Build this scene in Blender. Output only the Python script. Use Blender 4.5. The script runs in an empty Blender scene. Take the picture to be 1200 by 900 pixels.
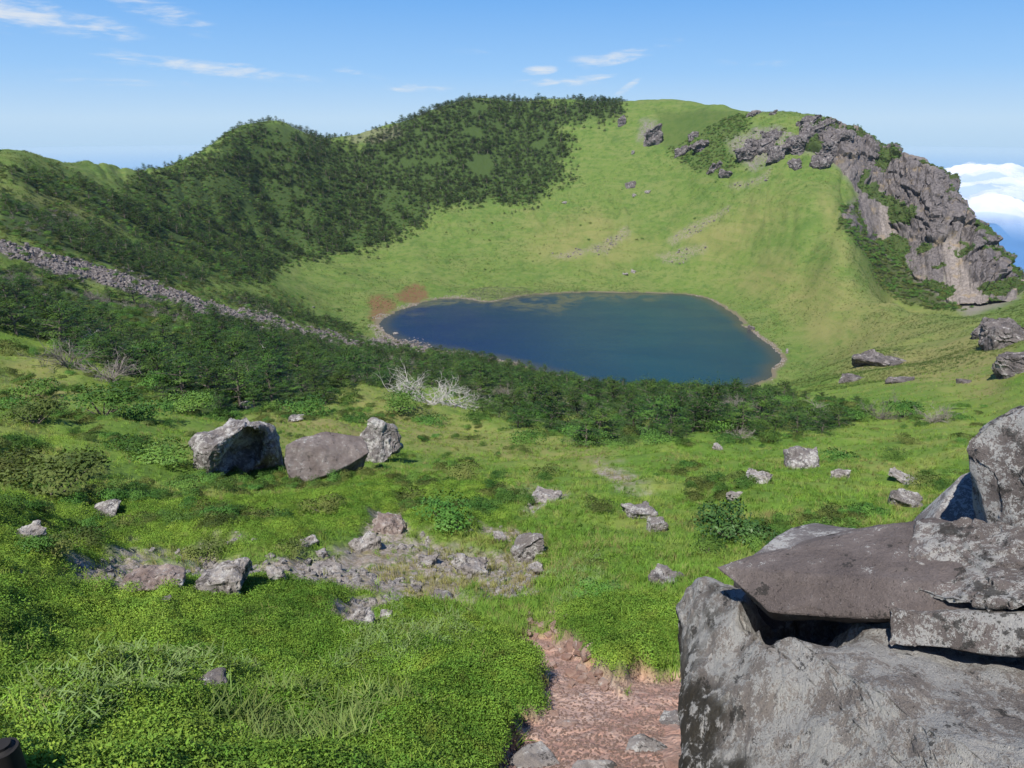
import bpy, bmesh, math, random
import numpy as np
from mathutils import Vector, Matrix

random.seed(7)
RNG = np.random.default_rng(11)
C = bpy.context.scene.collection
R = math.radians

# ------------------------------------------------------------------ camera model (photo is 1200 x 900)
F = 835.0
PITCH = R(20.1)
CP, SP = math.cos(PITCH), math.sin(PITCH)

def ray(px, py):
    x = (px - 600.0) / F
    u = (450.0 - py) / F
    return x, CP + SP * u, -SP + CP * u

def P(px, py, d):
    """world point seen at photo position px,py at horizontal distance d"""
    x, y, z = ray(px, py)
    t = d / math.hypot(x, y)
    return (x * t, y * t, z * t)

def proj(X, Y, Z):
    dep = np.maximum(Y * CP - Z * SP, 1e-3)
    u = Y * SP + Z * CP
    return 600.0 + F * X / dep, 450.0 - F * u / dep

# ------------------------------------------------------------------ numpy noise
def _hash(ix, iy, iz, seed):
    h = (ix.astype(np.int64) * 374761393 + iy.astype(np.int64) * 668265263 + iz.astype(np.int64) * 2147483647 + seed * 974634777) & 0xFFFFFFFF
    h = ((h ^ (h >> 13)) * 1274126177) & 0xFFFFFFFF
    h = ((h ^ (h >> 16)) * 2246822519) & 0xFFFFFFFF
    h = h ^ (h >> 15)
    return (h & 0xFFFFFF).astype(np.float64) / float(0xFFFFFF)

def vnoise(x, y, z=None, seed=0):
    x = np.asarray(x, float); y = np.asarray(y, float)
    ix = np.floor(x); iy = np.floor(y)
    fx = x - ix; fy = y - iy
    fx = fx * fx * fx * (fx * (fx * 6 - 15) + 10); fy = fy * fy * fy * (fy * (fy * 6 - 15) + 10)
    if z is None:
        k = np.zeros_like(ix)
        a = _hash(ix, iy, k, seed); b = _hash(ix + 1, iy, k, seed)
        c = _hash(ix, iy + 1, k, seed); d = _hash(ix + 1, iy + 1, k, seed)
        return ((a + (b - a) * fx) * (1 - fy) + (c + (d - c) * fx) * fy) * 2 - 1
    z = np.asarray(z, float)
    iz = np.floor(z); fz = z - iz; fz = fz * fz * fz * (fz * (fz * 6 - 15) + 10)
    out = 0
    for dz, wz in ((0, 1 - fz), (1, fz)):
        a = _hash(ix, iy, iz + dz, seed); b = _hash(ix + 1, iy, iz + dz, seed)
        c = _hash(ix, iy + 1, iz + dz, seed); d = _hash(ix + 1, iy + 1, iz + dz, seed)
        out = out + ((a + (b - a) * fx) * (1 - fy) + (c + (d - c) * fx) * fy) * wz
    return out * 2 - 1

def fbm(x, y, z=None, octaves=4, seed=0, gain=0.5):
    s = 0; a = 1.0; n = 0; f = 1.0
    for o in range(octaves):
        s = s + a * vnoise(x * f + 17.3 * o, y * f - 9.1 * o, None if z is None else z * f + 5.7 * o, seed + o)
        n += a; a *= gain; f *= 2.03
    return s / n

def sstep(a, b, x):
    t = np.clip((x - a) / (b - a), 0, 1)
    return t * t * (3 - 2 * t)

def poly_sd(px, py, poly):
    """signed distance in the polygon's units, positive inside"""
    px = np.asarray(px, float); py = np.asarray(py, float)
    n = len(poly)
    best = np.full(px.shape, 1e12)
    inside = np.zeros(px.shape, bool)
    for i in range(n):
        x0, y0 = poly[i]; x1, y1 = poly[(i + 1) % n]
        ex, ey = x1 - x0, y1 - y0
        L = ex * ex + ey * ey + 1e-9
        t = np.clip(((px - x0) * ex + (py - y0) * ey) / L, 0, 1)
        dx = px - x0 - t * ex; dy = py - y0 - t * ey
        best = np.minimum(best, dx * dx + dy * dy)
        if y0 != y1:
            cond = (y0 > py) != (y1 > py)
            xi = x0 + (py - y0) * ex / (y1 - y0)
            inside ^= cond & (px < xi)
    d = np.sqrt(best)
    return np.where(inside, d, -d)

# ------------------------------------------------------------------ node helpers
class NT:
    def __init__(self, tree):
        self.t = tree
        tree.nodes.clear()
    def n(self, typ, **kw):
        nd = self.t.nodes.new(typ)
        for k, v in kw.items():
            setattr(nd, k, v)
        return nd
    def l(self, a, b):
        self.t.links.new(a, b)
    def val(self, sock, v):
        if isinstance(v, bpy.types.NodeSocket):
            self.t.links.new(v, sock)
        elif v is not None:
            if hasattr(sock, 'default_value'):
                try:
                    sock.default_value = v
                except Exception:
                    sock.default_value = tuple(v) + (1.0,)
    def math(self, op, a, b=None, clamp=False):
        m = self.n('ShaderNodeMath', operation=op, use_clamp=clamp)
        self.val(m.inputs[0], a)
        if b is not None:
            self.val(m.inputs[1], b)
        return m.outputs[0]
    def vmath(self, op, a, b=None):
        m = self.n('ShaderNodeVectorMath', operation=op)
        self.val(m.inputs[0], a)
        if b is not None:
            self.val(m.inputs[3] if op == 'SCALE' else m.inputs[1], b)
        return m.outputs['Value'] if op in ('DOT_PRODUCT', 'LENGTH') else m.outputs[0]
    def mix(self, f, a, b):
        m = self.n('ShaderNodeMix', data_type='RGBA')
        self.val(m.inputs[0], f); self.val(m.inputs[6], a); self.val(m.inputs[7], b)
        return m.outputs[2]
    def rng(self, x, a, b, c=0.0, d=1.0):
        m = self.n('ShaderNodeMapRange', interpolation_type='SMOOTHSTEP')
        self.val(m.inputs[0], x)
        for i, v in enumerate((a, b, c, d)):
            self.val(m.inputs[i + 1], v)
        return m.outputs[0]
    def noise(self, vec, scale, detail=4.0, rough=0.55, dist=0.0):
        m = self.n('ShaderNodeTexNoise')
        if vec is not None: self.l(vec, m.inputs['Vector'])
        m.inputs['Scale'].default_value = scale; m.inputs['Detail'].default_value = detail
        m.inputs['Roughness'].default_value = rough; m.inputs['Distortion'].default_value = dist
        return m.outputs[0]
    def voro(self, vec, scale, feature='F1', out=0):
        m = self.n('ShaderNodeTexVoronoi', feature=feature)
        self.l(vec, m.inputs['Vector']); m.inputs['Scale'].default_value = scale
        return m.outputs[out]
    def attr(self, name):
        return self.n('ShaderNodeAttribute', attribute_name=name).outputs['Fac']
    def bump(self, h, strength, dist):
        b = self.n('ShaderNodeBump')
        b.inputs['Strength'].default_value = strength; b.inputs['Distance'].default_value = dist
        self.l(h, b.inputs['Height'])
        return b.outputs[0]

def new_mat(name):
    m = bpy.data.materials.new(name)
    m.use_nodes = True
    t = NT(m.node_tree)
    out = t.n('ShaderNodeOutputMaterial')
    return m, t, out

def principled(t, out, col, rough=0.9, normal=None, spec=0.3):
    b = t.n('ShaderNodeBsdfPrincipled')
    t.val(b.inputs['Base Color'], col); t.val(b.inputs['Roughness'], rough)
    b.inputs['Specular IOR Level'].default_value = spec
    if normal is not None: t.l(normal, b.inputs['Normal'])
    t.l(b.outputs[0], out.inputs['Surface'])
    return b

def c3(r, g, b): return (r, g, b, 1.0)

# ------------------------------------------------------------------ object helpers
def mesh_obj(name, verts, faces, mat=None, parent=None, smooth=False, link=True, attrs=None):
    me = bpy.data.meshes.new(name)
    verts = np.asarray(verts, np.float32)
    if isinstance(faces, np.ndarray):
        k = faces.shape[1]; nf = len(faces)
        me.vertices.add(len(verts)); me.vertices.foreach_set('co', verts.ravel())
        me.loops.add(nf * k); me.loops.foreach_set('vertex_index', faces.astype(np.int32).ravel())
        me.polygons.add(nf); me.polygons.foreach_set('loop_start', np.arange(0, nf * k, k, dtype=np.int32))
        me.update(calc_edges=True)
    else:
        me.from_pydata([tuple(v) for v in verts], [], faces)
        me.update()
    if smooth:
        me.polygons.foreach_set('use_smooth', np.ones(len(me.polygons), bool))
    for k, a in (attrs or {}).items():
        at = me.attributes.new(k, 'FLOAT', 'POINT')
        at.data.foreach_set('value', np.asarray(a, np.float32).ravel())
    if mat: me.materials.append(mat)
    o = bpy.data.objects.new(name, me)
    if link: C.objects.link(o)
    if parent: o.parent = parent
    return o

def tag(o, label, cat, group=None, kind=None):
    o['label'] = label
    if cat: o['category'] = cat
    if group: o['group'] = group
    if kind: o['kind'] = kind
    return o

def empty(name, loc, rz=0.0):
    o = bpy.data.objects.new(name, None)
    o.empty_display_size = 0.2
    C.objects.link(o)
    o.location = loc; o.rotation_euler = (0, 0, rz)
    return o
# ------------------------------------------------------------------ terrain: heights fitted to the crater's shape
LZ = -105.0
NEAR = [(1000, 2.7), (900, 4.0), (800, 6.4), (700, 11.0), (600, 21.5)]
COLS = {
 -250: [(1000,2.6),(900,4),(700,8.5),(600,14.5),(520,24),(450,45),(400,72),(330,150),(280,210),(220,280),(150,360)],
 0:    [(1000,2.6),(900,4),(800,6.3),(700,10),(600,18),(560,24),(500,38),(450,60),(400,95),(350,145),(300,200),(260,255),(220,315),(176,390)],
 60:   [(560,25),(500,40),(450,63),(400,105),(350,165),(306,212),(270,270),(230,340),(187,440)],
 130:  [(560,26),(500,42),(450,66),(400,115),(350,185),(323,220),(290,285),(250,365),(220,430),(192,500)],
 220:  [(560,29),(500,46),(460,68),(420,115),(380,175),(350,225),(325,300),(300,365),(260,440),(220,510),(187,570)],
 265:  [(160,610),(200,560)],
 310:  [(560,31),(500,50),(460,78),(430,120),(400,190),(377,255),(350,335),(325,410),(300,480),(250,545),(200,600),(142,660)],
 350:  [(200,610),(152,680)],
 400:  [(560,31),(500,52),(470,80),(440,140),(410,250),(395,310),(380,355),(350,430),(320,490),(290,540),(240,600),(200,645),(161,700)],
 450:  [(148,715)],
 500:  [(560,31),(520,48),(480,90),(455,135),(430,210),(406,335),(340,460),(320,500),(290,545),(250,595),(200,650),(133,725)],
 560:  [(116,745)],
 600:  [(560,31),(520,50),(490,80),(470,120),(450,190),(432,285),(345,458),(320,500),(290,545),(240,605),(200,650),(150,710),(119,755)],
 700:  [(560,31),(520,48),(500,70),(480,110),(465,180),(450,270),(343,460),(320,490),(280,540),(230,590),(180,650),(119,740)],
 800:  [(560,30),(520,45),(500,65),(480,110),(465,190),(455,265),(347,455),(320,480),(280,525),(230,575),(180,625),(140,675),(118,710)],
 845:  [(122,680)],
 900:  [(560,28),(520,48),(500,75),(480,120),(460,215),(446,280),(402,368),(370,400),(330,440),(280,485),(230,525),(180,565),(134,615)],
 950:  [(300,455),(240,495),(200,540),(136,605)],
 1000: [(560,29),(520,50),(490,85),(460,160),(430,235),(400,310),(370,365),(340,405),(300,445),(262,475),(268,500),(235,525),(200,555),(161,595)],
 1050: [(520,52),(500,75),(470,125),(440,195),(410,275),(380,340),(356,395),(372,445),(350,492),(300,525),(250,553),(186,588)],
 1100: [(560,31),(520,50),(490,78),(460,135),(430,205),(400,280),(380,330),(367,380),(379,430),(362,475),(320,505),(270,530),(216,562)],
 1150: [(460,130),(420,200),(390,270),(369,365),(376,425),(352,480),(320,505),(280,538)],
 1200: [(560,32),(520,52),(480,82),(450,118),(420,170),(390,240),(368,310),(362,370),(356,430),(333,525)],
 1350: [(600,20),(520,45),(480,70),(440,110),(400,170),(375,240),(360,310),(352,400),(342,520)],
 1550: [(900,4),(600,20),(480,65),(420,120),(390,200),(375,300),(360,500)],
}
RIMS = {-250:(150,360), 0:(176,390), 60:(187,440), 130:(192,500), 220:(187,570), 265:(160,610), 310:(142,660), 350:(152,680),
        400:(161,700), 450:(148,715), 500:(133,725), 560:(116,745), 600:(119,755), 700:(119,740), 800:(118,710), 845:(122,680), 900:(134,615),
        950:(136,605), 1000:(161,595), 1050:(186,588), 1100:(216,562), 1150:(280,538), 1200:(333,525), 1350:(342,520), 1550:(360,500)}
# extra skyline points
EXTRA = [(30,180,415),(100,191,475),(250,172,595),(285,146,640),(330,142,668),(375,163,690),(425,158,705),(480,142,720),(520,126,730),
         (580,117,748),(640,117,752),(670,117,745),(740,118,730),(770,117,722),(870,130,650),(925,134,608),(970,141,602),(985,155,598),(1025,176,590),(1075,200,572),
         (1120,240,552),(1135,262,545),(1170,313,532)]

def pchip(xk, yk):
    xk = np.asarray(xk, float); yk = np.asarray(yk, float)
    h = np.diff(xk); dl = np.diff(yk) / h
    m = np.zeros_like(xk)
    for i in range(1, len(xk) - 1):
        if dl[i - 1] * dl[i] > 0:
            w1 = 2 * h[i] + h[i - 1]; w2 = h[i] + 2 * h[i - 1]
            m[i] = (w1 + w2) / (w1 / dl[i - 1] + w2 / dl[i])
    m[0] = dl[0]; m[-1] = dl[-1]
    def f(x):
        x = np.asarray(x, float)
        i = np.clip(np.searchsorted(xk, x) - 1, 0, len(xk) - 2)
        t = np.clip((x - xk[i]) / h[i], -0.5, 1.5)
        t2, t3 = t * t, t * t * t
        return ((2*t3 - 3*t2 + 1) * yk[i] + (t3 - 2*t2 + t) * h[i] * m[i] + (-2*t3 + 3*t2) * yk[i+1] + (t3 - t2) * h[i] * m[i+1])
    return f
_sk = [(1.0,1250),(2.7,1000),(4,900),(6.4,800),(11,700),(21.5,600),(31,560),(50,520),(100,470),(200,425),(300,390),(400,350),(500,305),(560,262),(620,215),(700,150),(780,85),(950,-20),(1500,-150)]
s_of = pchip([math.log(a) for a, b in _sk], [-b for a, b in _sk])
_d_tab = np.exp(np.linspace(math.log(0.9), math.log(1600), 4000))
_s_tab = s_of(np.log(_d_tab))
def d_of_s(s): return np.interp(s, _s_tab, _d_tab)

_pts = []
for px, lst in COLS.items():
    lst = list(lst)
    if max(a for a, b in lst) < 700 and px not in (265, 350, 450, 560, 845, 950):
        lst += NEAR[:4] + ([NEAR[4]] if max(a for a, b in lst) < 595 else [])
    for py, d in lst:
        _pts.append((px, py, d))
for px, py, d in EXTRA: _pts.append((px, py, d))
for px, (py, d) in list(RIMS.items()) + [(a, (b, c)) for a, b, c in EXTRA]:
    _pts.append((px, py + 40, d * 1.13))
    _pts.append((px, py + 120, d * 1.4))
_A = []; _T = []
for px, py, d in _pts:
    x, y, z = ray(px, py)
    _A.append((math.atan2(x, y), float(s_of(math.log(d))) / F)); _T.append(z / math.hypot(x, y))
_A = np.array(_A); _T = np.array(_T)
def _ker(r2): return np.where(r2 > 1e-12, 0.5 * r2 * np.log(np.maximum(r2, 1e-12)), 0)
_n = len(_A)
_K = _ker(((_A[:, None, :] - _A[None, :, :]) ** 2).sum(-1)) + 2e-5 * np.eye(_n)
_M = np.zeros((_n + 3, _n + 3)); _M[:_n, :_n] = _K; _M[:_n, _n] = 1; _M[:_n, _n+1:] = _A; _M[_n, :_n] = 1; _M[_n+1:, :_n] = _A.T
_W = np.linalg.solve(_M, np.concatenate([_T, np.zeros(3)]))
def rbf(az, s):
    az = np.asarray(az, float).ravel(); s = np.asarray(s, float).ravel() / F
    out = np.empty_like(az)
    for i in range(0, len(az), 20000):
        a = az[i:i+20000]; b = s[i:i+20000]
        r2 = (a[:, None] - _A[None, :, 0]) ** 2 + (b[:, None] - _A[None, :, 1]) ** 2
        out[i:i+20000] = _ker(r2) @ _W[:_n] + _W[_n] + a * _W[_n+1] + b * _W[_n+2]
    return out

_rim = sorted((math.atan2(ray(px, py)[0], ray(px, py)[1]), d) for px, py, d in [(a, b, c) for a, (b, c) in RIMS.items()] + EXTRA)
RIM_AZ = np.array([a for a, b in _rim]); RIM_D = np.array([b for a, b in _rim])

# lake outline (photo positions dropped onto the water level)
LAKE_PX = [(447,379),(456,369),(478,360),(505,352),(540,350),(575,354),(610,348),(660,344),(720,343),(775,344),(812,346),(835,354),(856,366),(878,384),(900,402),(914,416),(912,424),(903,434),(900,443),
           (880,450),(840,458),(780,460),(700,450),(640,436),(590,422),(545,414),(505,408),(478,402),(458,392)]
def _lk(px, py):
    x, y, z = ray(px, py); t = LZ / z
    return (x * t, y * t)
_l0 = [_lk(*p) for p in LAKE_PX]
LAKE = []
for i in range(len(_l0)):
    p0, p1, p2, p3 = (np.array(_l0[(i + k - 1) % len(_l0)]) for k in range(4))
    for t in (0, .25, .5, .75):
        LAKE.append(tuple(0.5 * ((2*p1) + (-p0+p2)*t + (2*p0-5*p1+4*p2-p3)*t*t + (-p0+3*p1-3*p2+p3)*t**3)))

def lake_sd(X, Y):
    out = np.full(X.shape, -1e3)
    m = (Y > 180) & (Y < 620) & (X > -230) & (X < 260)
    out[m] = poly_sd(X[m], Y[m], LAKE)
    j = fbm(X * 0.16, Y * 0.16, seed=90) * 1.6 + fbm(X * 0.03, Y * 0.03, seed=91) * 3.0
    return out + np.where(m, j, 0)

# regions by photo outline (only used to paint where each plant or soil grows on the ground)
Z_PATH = [(608,728),(624,718),(656,734),(682,768),(712,792),(724,806),(738,790),(770,780),(800,765),(830,780),(840,1010),(540,1010),(572,905),(590,860),(630,832),(642,805),(626,782),(596,757)]
Z_BARE = [[(-10,700),(40,684),(110,672),(150,656),(240,648),(290,654),(340,658),(410,645),(425,620),(445,600),(470,602),(480,640),(560,636),(625,630),(650,672),(605,700),(540,695),(470,706),(400,694),(300,699),(240,703),(150,704),(60,706)],
          [(395,735),(430,712),(448,720),(420,745)],[(605,580),(660,570),(665,580),(625,600)],[(700,545),(740,548),(760,570),(730,575)]]
Z_MAT = [[(-80,700),(150,692),(300,690),(440,690),(520,715),(600,735),(640,800),(600,900),(560,1010),(-200,1010)],
         [(650,735),(690,700),(790,700),(800,770),(740,800),(710,830),(672,775)],
         [(-50,600),(100,590),(250,590),(430,560),(560,600),(500,635),(420,625),(300,660),(200,650),(60,690),(-50,690)],
         [(490,560),(570,570),(600,620),(510,640)]]
Z_SAGE = [[(20,880),(120,820),(230,775),(300,790),(260,830),(140,880),(60,920)],[(400,790),(450,755),(530,738),(545,752),(480,795),(420,810),(330,830)],[(640,660),(700,650),(720,690),(660,700)]]
Z_RED = [[(432,352),(446,349),(458,356),(466,362),(450,372),(444,384),(434,376)],[(466,346),(478,339),(494,338),(499,347),(486,353),(472,353)]]
Z_TALUS = [(-60,268),(20,285),(60,293),(110,304),(160,322),(230,345),(300,364),(360,380),(420,393),(470,398),(500,402),(500,416),(440,414),(400,410),(330,393),(250,376),(190,357),(130,340),(60,318),(0,300),(-60,290)]
Z_CLIFF = [(975,135),(945,150),(930,172),(985,196),(1005,225),(985,255),(1040,300),(1100,350),(1135,372),(1185,352),(1215,325),(1190,305),(1165,290),(1150,262),(1130,230),(1100,195),(1040,160),(1000,140)]
Z_CRAG = [[(868,190),(850,165),(885,148),(920,152),(935,170),(905,190),(880,200)],[(748,165),(752,142),(770,142),(768,165)]]
Z_GULLY = [(985,240),(1000,250),(1040,285),(1080,320),(1120,352),(1128,364),(1095,362),(1060,356),(1030,335),(1020,305),(1000,280),(985,262)]
Z_DRY = [[(800,275),(900,230),(925,240),(870,290),(830,305)],[(850,330),(900,300),(1000,330),(1100,370),(1190,400),(1170,470),(1000,440),(960,410),(900,350)],
         [(620,255),(700,250),(770,290),(700,315),(620,300)],[(0,215),(80,232),(160,262),(140,272),(60,250),(0,235)],[(960,230),(985,245),(1000,310),(980,300)],[(390,460),(600,510),(720,520),(700,540),(480,520)],
         [(0,440),(60,430),(100,465),(40,480)],[(220,520),(330,480),(480,490),(430,520)]]
Z_STREAK = [[(403,163),(425,153),(445,150),(465,146),(472,158),(445,167),(415,168)],[(782,283),(815,262),(855,240),(858,244),(822,268),(790,288)],[(770,300),(800,292),(828,288),(822,296),(790,309),(776,308)],[(640,300),(700,290),(735,265),(742,270),(710,298),(660,306)],
            [(1000,425),(1050,415),(1058,420),(1010,432)],[(850,215),(890,205),(905,195),(900,210),(860,222)]]
FOREST_FAR = [(0,208),(40,206),(90,216),(130,232),(160,214),(205,196),(232,188),(270,158),(300,140),(335,143),(365,158),(420,172),(480,140),(520,124),(560,114),(640,118),(722,116),(728,132),(690,140),(660,150),(672,170),(660,195),(672,205),(655,215),(630,240),(600,236),(550,240),(520,240),(495,248),(470,270),(430,292),(380,298),(330,312),(260,330),(240,318),(200,290),(150,272),(100,245),(0,205)]
FOREST_MID = [[(0,225),(40,240),(110,262),(170,290),(220,310),(240,330),(190,335),(130,312),(60,290),(0,270)],[(250,345),(330,362),(400,382),(420,392),(360,378),(280,358)]]
THICKET = [[(-60,305),(60,325),(130,345),(230,372),(330,392),(400,402),(500,408),(560,410),(620,428),(700,448),(790,456),(880,462),(980,478),(1010,482),(985,500),(930,508),(860,505),(800,508),(740,514),(690,516),(640,500),(590,492),(560,470),(480,440),(430,455),(330,470),(250,490),(200,468),(110,430),(60,400),(0,390),(-60,392)]]
SLOPE_BUSH = [[(770,130),(870,128),(880,150),(850,170),(870,195),(835,205),(800,190),(775,165)]]

def build_heights(AZ, D):
    """AZ, D flattened arrays -> X, Y, Z and masks"""
    X = np.sin(AZ) * D; Y = np.cos(AZ) * D
    azc = np.clip(AZ, R(-52), R(56))
    T = rbf(azc, s_of(np.log(D)))
    Z = T * D
    Rm = np.interp(azc, RIM_AZ, RIM_D)
    # outer flank
    over = D > Rm * 1.05
    azu = np.linspace(R(-53), R(57), 500)
    Ru = np.interp(azu, RIM_AZ, RIM_D) * 1.05
    zu = rbf(azu, s_of(np.log(Ru))) * Ru
    zr = np.interp(azc, azu, zu)
    fall = zr - (D - Rm * 1.05) * 0.42
    w = sstep(1.05, 1.3, D / Rm)
    Z = np.where(over, Z * (1 - w) + fall * w, Z)
    Z = np.where(D < 2.7, np.maximum(Z, -3.6), Z)
    # side hill seen past the foot of the cliff
    e_h = np.interp(AZ, [R(27), R(29.3), R(30.8), R(35), R(45), R(60)], [-0.32, -0.185, -0.168, -0.176, -0.19, -0.2])
    hz = 900 * e_h - np.abs(D - 900) * 0.35
    Z = np.where(D > 640, np.maximum(Z, hz), Z)
    # lake basin
    sd = lake_sd(X, Y)
    w = sstep(0, 55, -sd)
    shore = LZ + 0.12 + 0.035 * np.maximum(-sd, 0)
    near = (sd > -60)
    Zl = shore * (1 - w) + np.maximum(Z, shore) * w
    Zl = np.where(sd > 0, LZ - 0.05 - np.minimum(0.06 * sd, 5), Zl)
    Z = np.where(near, Zl, Z)
    px, py = proj(X, Y, Z)
    return X, Y, Z, px, py, sd

def masks(X, Y, Z, px, py, D):
    jn = fbm(X * 6 / np.maximum(D, 1) * 4, Y * 6 / np.maximum(D, 1) * 4, seed=3)
    big = fbm(X * 0.9, Y * 0.9, seed=4) * np.clip(12 / D * 1.3, 0, 1.2) * 16 + fbm(X * .15, Y * .15, seed=5) * np.clip(D / 60, 0, 1) * 5 + jn * 4
    fine = fbm(X * 4, Y * 4, seed=6) * np.clip(8 / D, 0, 1) * 12
    def reg(polys, soft, j=1.0, lo=0.0):
        if isinstance(polys[0], tuple): polys = [polys]
        m = 0
        for p in polys:
            s = poly_sd(px, py, p) + j * (big + fine)
            m = np.maximum(m, sstep(-soft + lo, soft + lo, s))
        return m
    M = {}
    near = D < 40
    M['path'] = reg(Z_PATH, 9, 0.8) * (D < 16)
    M['bare'] = reg(Z_BARE, 8, 1.3) * near
    M['mat'] = reg(Z_MAT, 10, 0.9) * near
    M['sage'] = reg(Z_SAGE, 10, 0.8) * near
    M['red'] = reg(Z_RED, 5, 1.4) * (D > 250)
    M['talus'] = reg(Z_TALUS, 5, 1.5, 1.5) * (D > 100)
    M['cliff'] = reg(Z_CLIFF, 5, 0.7) * (D > 420)
    M['crag'] = reg(Z_CRAG, 5, 0.8) * (D > 420)
    M['gully'] = reg(Z_GULLY, 4, 0.5) * (D > 400)
    M['dry'] = reg(Z_DRY, 22, 2.0)
    M['streak'] = reg(Z_STREAK, 3, 0.6) * (D > 150)
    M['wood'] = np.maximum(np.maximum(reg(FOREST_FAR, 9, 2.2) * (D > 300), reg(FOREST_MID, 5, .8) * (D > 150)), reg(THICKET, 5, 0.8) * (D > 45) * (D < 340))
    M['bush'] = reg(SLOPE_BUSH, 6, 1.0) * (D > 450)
    return M

def rough_heights(X, Y, Z, D, sd, M, px, py):
    damp = np.clip(-sd / 40, 0.0, 1)
    mid = np.clip((D - 18) / 60, 0, 1) * np.clip((700 - D) / 150, 0, 1)
    Z = Z + damp * mid * (fbm(X * 0.05, Y * 0.05, seed=20) * 1.6 + fbm(X * 0.2, Y * 0.2, octaves=3, seed=21) * 0.45)
    Z = Z + damp * np.clip((D - 250) / 200, 0, 1) * np.clip((660 - D) / 60, 0.15, 1) * fbm(X * 0.022, Y * 0.022, seed=22) * 2.5
    gz_ = fbm(np.arctan2(X, Y) * 550 / 16, D / 70, octaves=4, seed=33); gl_ = (1 - np.abs(gz_) * 2.2).clip(0, 1) ** 3
    Z = Z - damp * sstep(LZ + 6, LZ + 40, Z) * np.clip((D - 420) / 60, 0, 1) * (gl_ * 2.2 - fbm(X * .09, Y * .09, octaves=3, seed=34) * 1.3) * np.clip((640 - D) / 60, .3, 1)
    rk = np.maximum(M['crag'], M['streak'] * 0.2)
    Z = Z + rk * (np.abs(fbm(X * .18, Y * .18, seed=23)) * 5 + np.abs(fbm(X * .6, Y * .6, octaves=2, seed=24)) * 1.8)
    # near ground: hummocks, cushions of crowberry, a worn path
    hum = fbm(X * 0.33, Y * 0.33, octaves=3, seed=25) * 0.32 * np.clip(D / 10, 0.35, 1.3) * np.clip((140 - D) / 70, 0, 1)
    cush = (1 - np.abs(fbm(X * 0.75, Y * 0.75, octaves=3, seed=26))) ** 2 * 0.32 * np.clip((45 - D) / 20, 0, 1)
    Z = Z + hum + M['mat'] * (1 - M['path']) * cush + M['sage'] * .1
    small = fbm(X * 2.2, Y * 2.2, octaves=4, seed=27) * 0.09 * np.clip((30 - D) / 15, 0, 1)
    Z = Z + small * (1 - 0.4 * M['path'])
    Z = Z - M['path'] * 0.16 - M['bare'] * 0.22 * np.clip((40 - D) / 10, 0, 1)
    Z = Z + (M['path'] + M['bare'] * 1.5) * .55 * np.abs(fbm(X * 5.5, Y * 5.5, octaves=3, seed=28)) * 0.1 * np.clip((30 - D) / 10, 0, 1)
    return Z

_azs = np.concatenate([np.linspace(R(-130), R(-48), 42)[:-1], np.linspace(R(-48), R(48), 740), np.linspace(R(48), R(130), 42)[1:]])
_s = np.arange(float(s_of(math.log(1.1))), 60.0, 1.45)
_ds = d_of_s(_s)
_lim = [_ds[0]]
for d in _ds[1:]:
    while d / _lim[-1] > 1.012: _lim.append(_lim[-1] * 1.011)
    _lim.append(d)
_ds = np.array(_lim)
NA, ND = len(_azs), len(_ds)
_AZ, _D = np.meshgrid(_azs, _ds, indexing='ij')
_AZ = _AZ.ravel(); _Df = _D.ravel()
GX, GY, GZ, _px, _py, GSD = build_heights(_AZ, _Df)
GM = masks(GX, GY, GZ, _px, _py, _Df)
GZ = rough_heights(GX, GY, GZ, _Df, GSD, GM, _px, _py)
GZ2 = GZ.reshape(NA, ND)
_logd = np.log(_ds)
print('terrain grid', NA, ND)

def _gidx(az, d):
    i = np.clip(np.searchsorted(_azs, az) - 1, 0, NA - 2); j = np.clip(np.searchsorted(_ds, d) - 1, 0, ND - 2)
    fi = np.clip((az - _azs[i]) / (_azs[i+1] - _azs[i]), 0, 1); fj = np.clip((d - _ds[j]) / (_ds[j+1] - _ds[j]), 0, 1)
    return i, j, fi, fj
def gsample(arr, X, Y):
    az = np.arctan2(X, Y); d = np.hypot(X, Y)
    i, j, fi, fj = _gidx(az, d); A = arr.reshape(NA, ND)
    return (A[i, j] * (1 - fi) + A[i+1, j] * fi) * (1 - fj) + (A[i, j+1] * (1 - fi) + A[i+1, j+1] * fi) * fj
def ground_z(x, y): return float(gsample(GZ, np.array([x]), np.array([y]))[0])
# horizon angle in front of each grid point, to know which ground the photo shows
_tan = GZ2 / _ds[None, :]
_hor = np.maximum.accumulate(_tan, axis=1)
def hit(px, py):
    """first ground point met by the line of sight"""
    x, y, z = ray(px, py); az = math.atan2(x, y); t = z / math.hypot(x, y)
    i = int(np.clip(np.searchsorted(_azs, az) - 1, 0, NA - 2)); f = (az - _azs[i]) / (_azs[i+1] - _azs[i])
    col = _tan[i] * (1 - f) + _tan[i+1] * f
    j = np.argmax(col >= t)
    if col[j] < t: j = ND - 20
    if j == 0: d = _ds[0]
    else:
        k = (t - col[j-1]) / max(col[j] - col[j-1], 1e-9); d = _ds[j-1] + k * (_ds[j] - _ds[j-1])
    xx, yy = math.sin(az) * d, math.cos(az) * d
    return Vector((xx, yy, ground_z(xx, yy))), d
def visible(X, Y, top):
    """is a thing of this height standing at X, Y seen over the ground in front of it"""
    az = np.arctan2(X, Y); d = np.hypot(X, Y); i, j, fi, fj = _gidx(az, d)
    z = gsample(GZ, X, Y) + top
    return z / d > _hor[i, np.maximum(j - 1, 0)] + 0.0005
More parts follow.
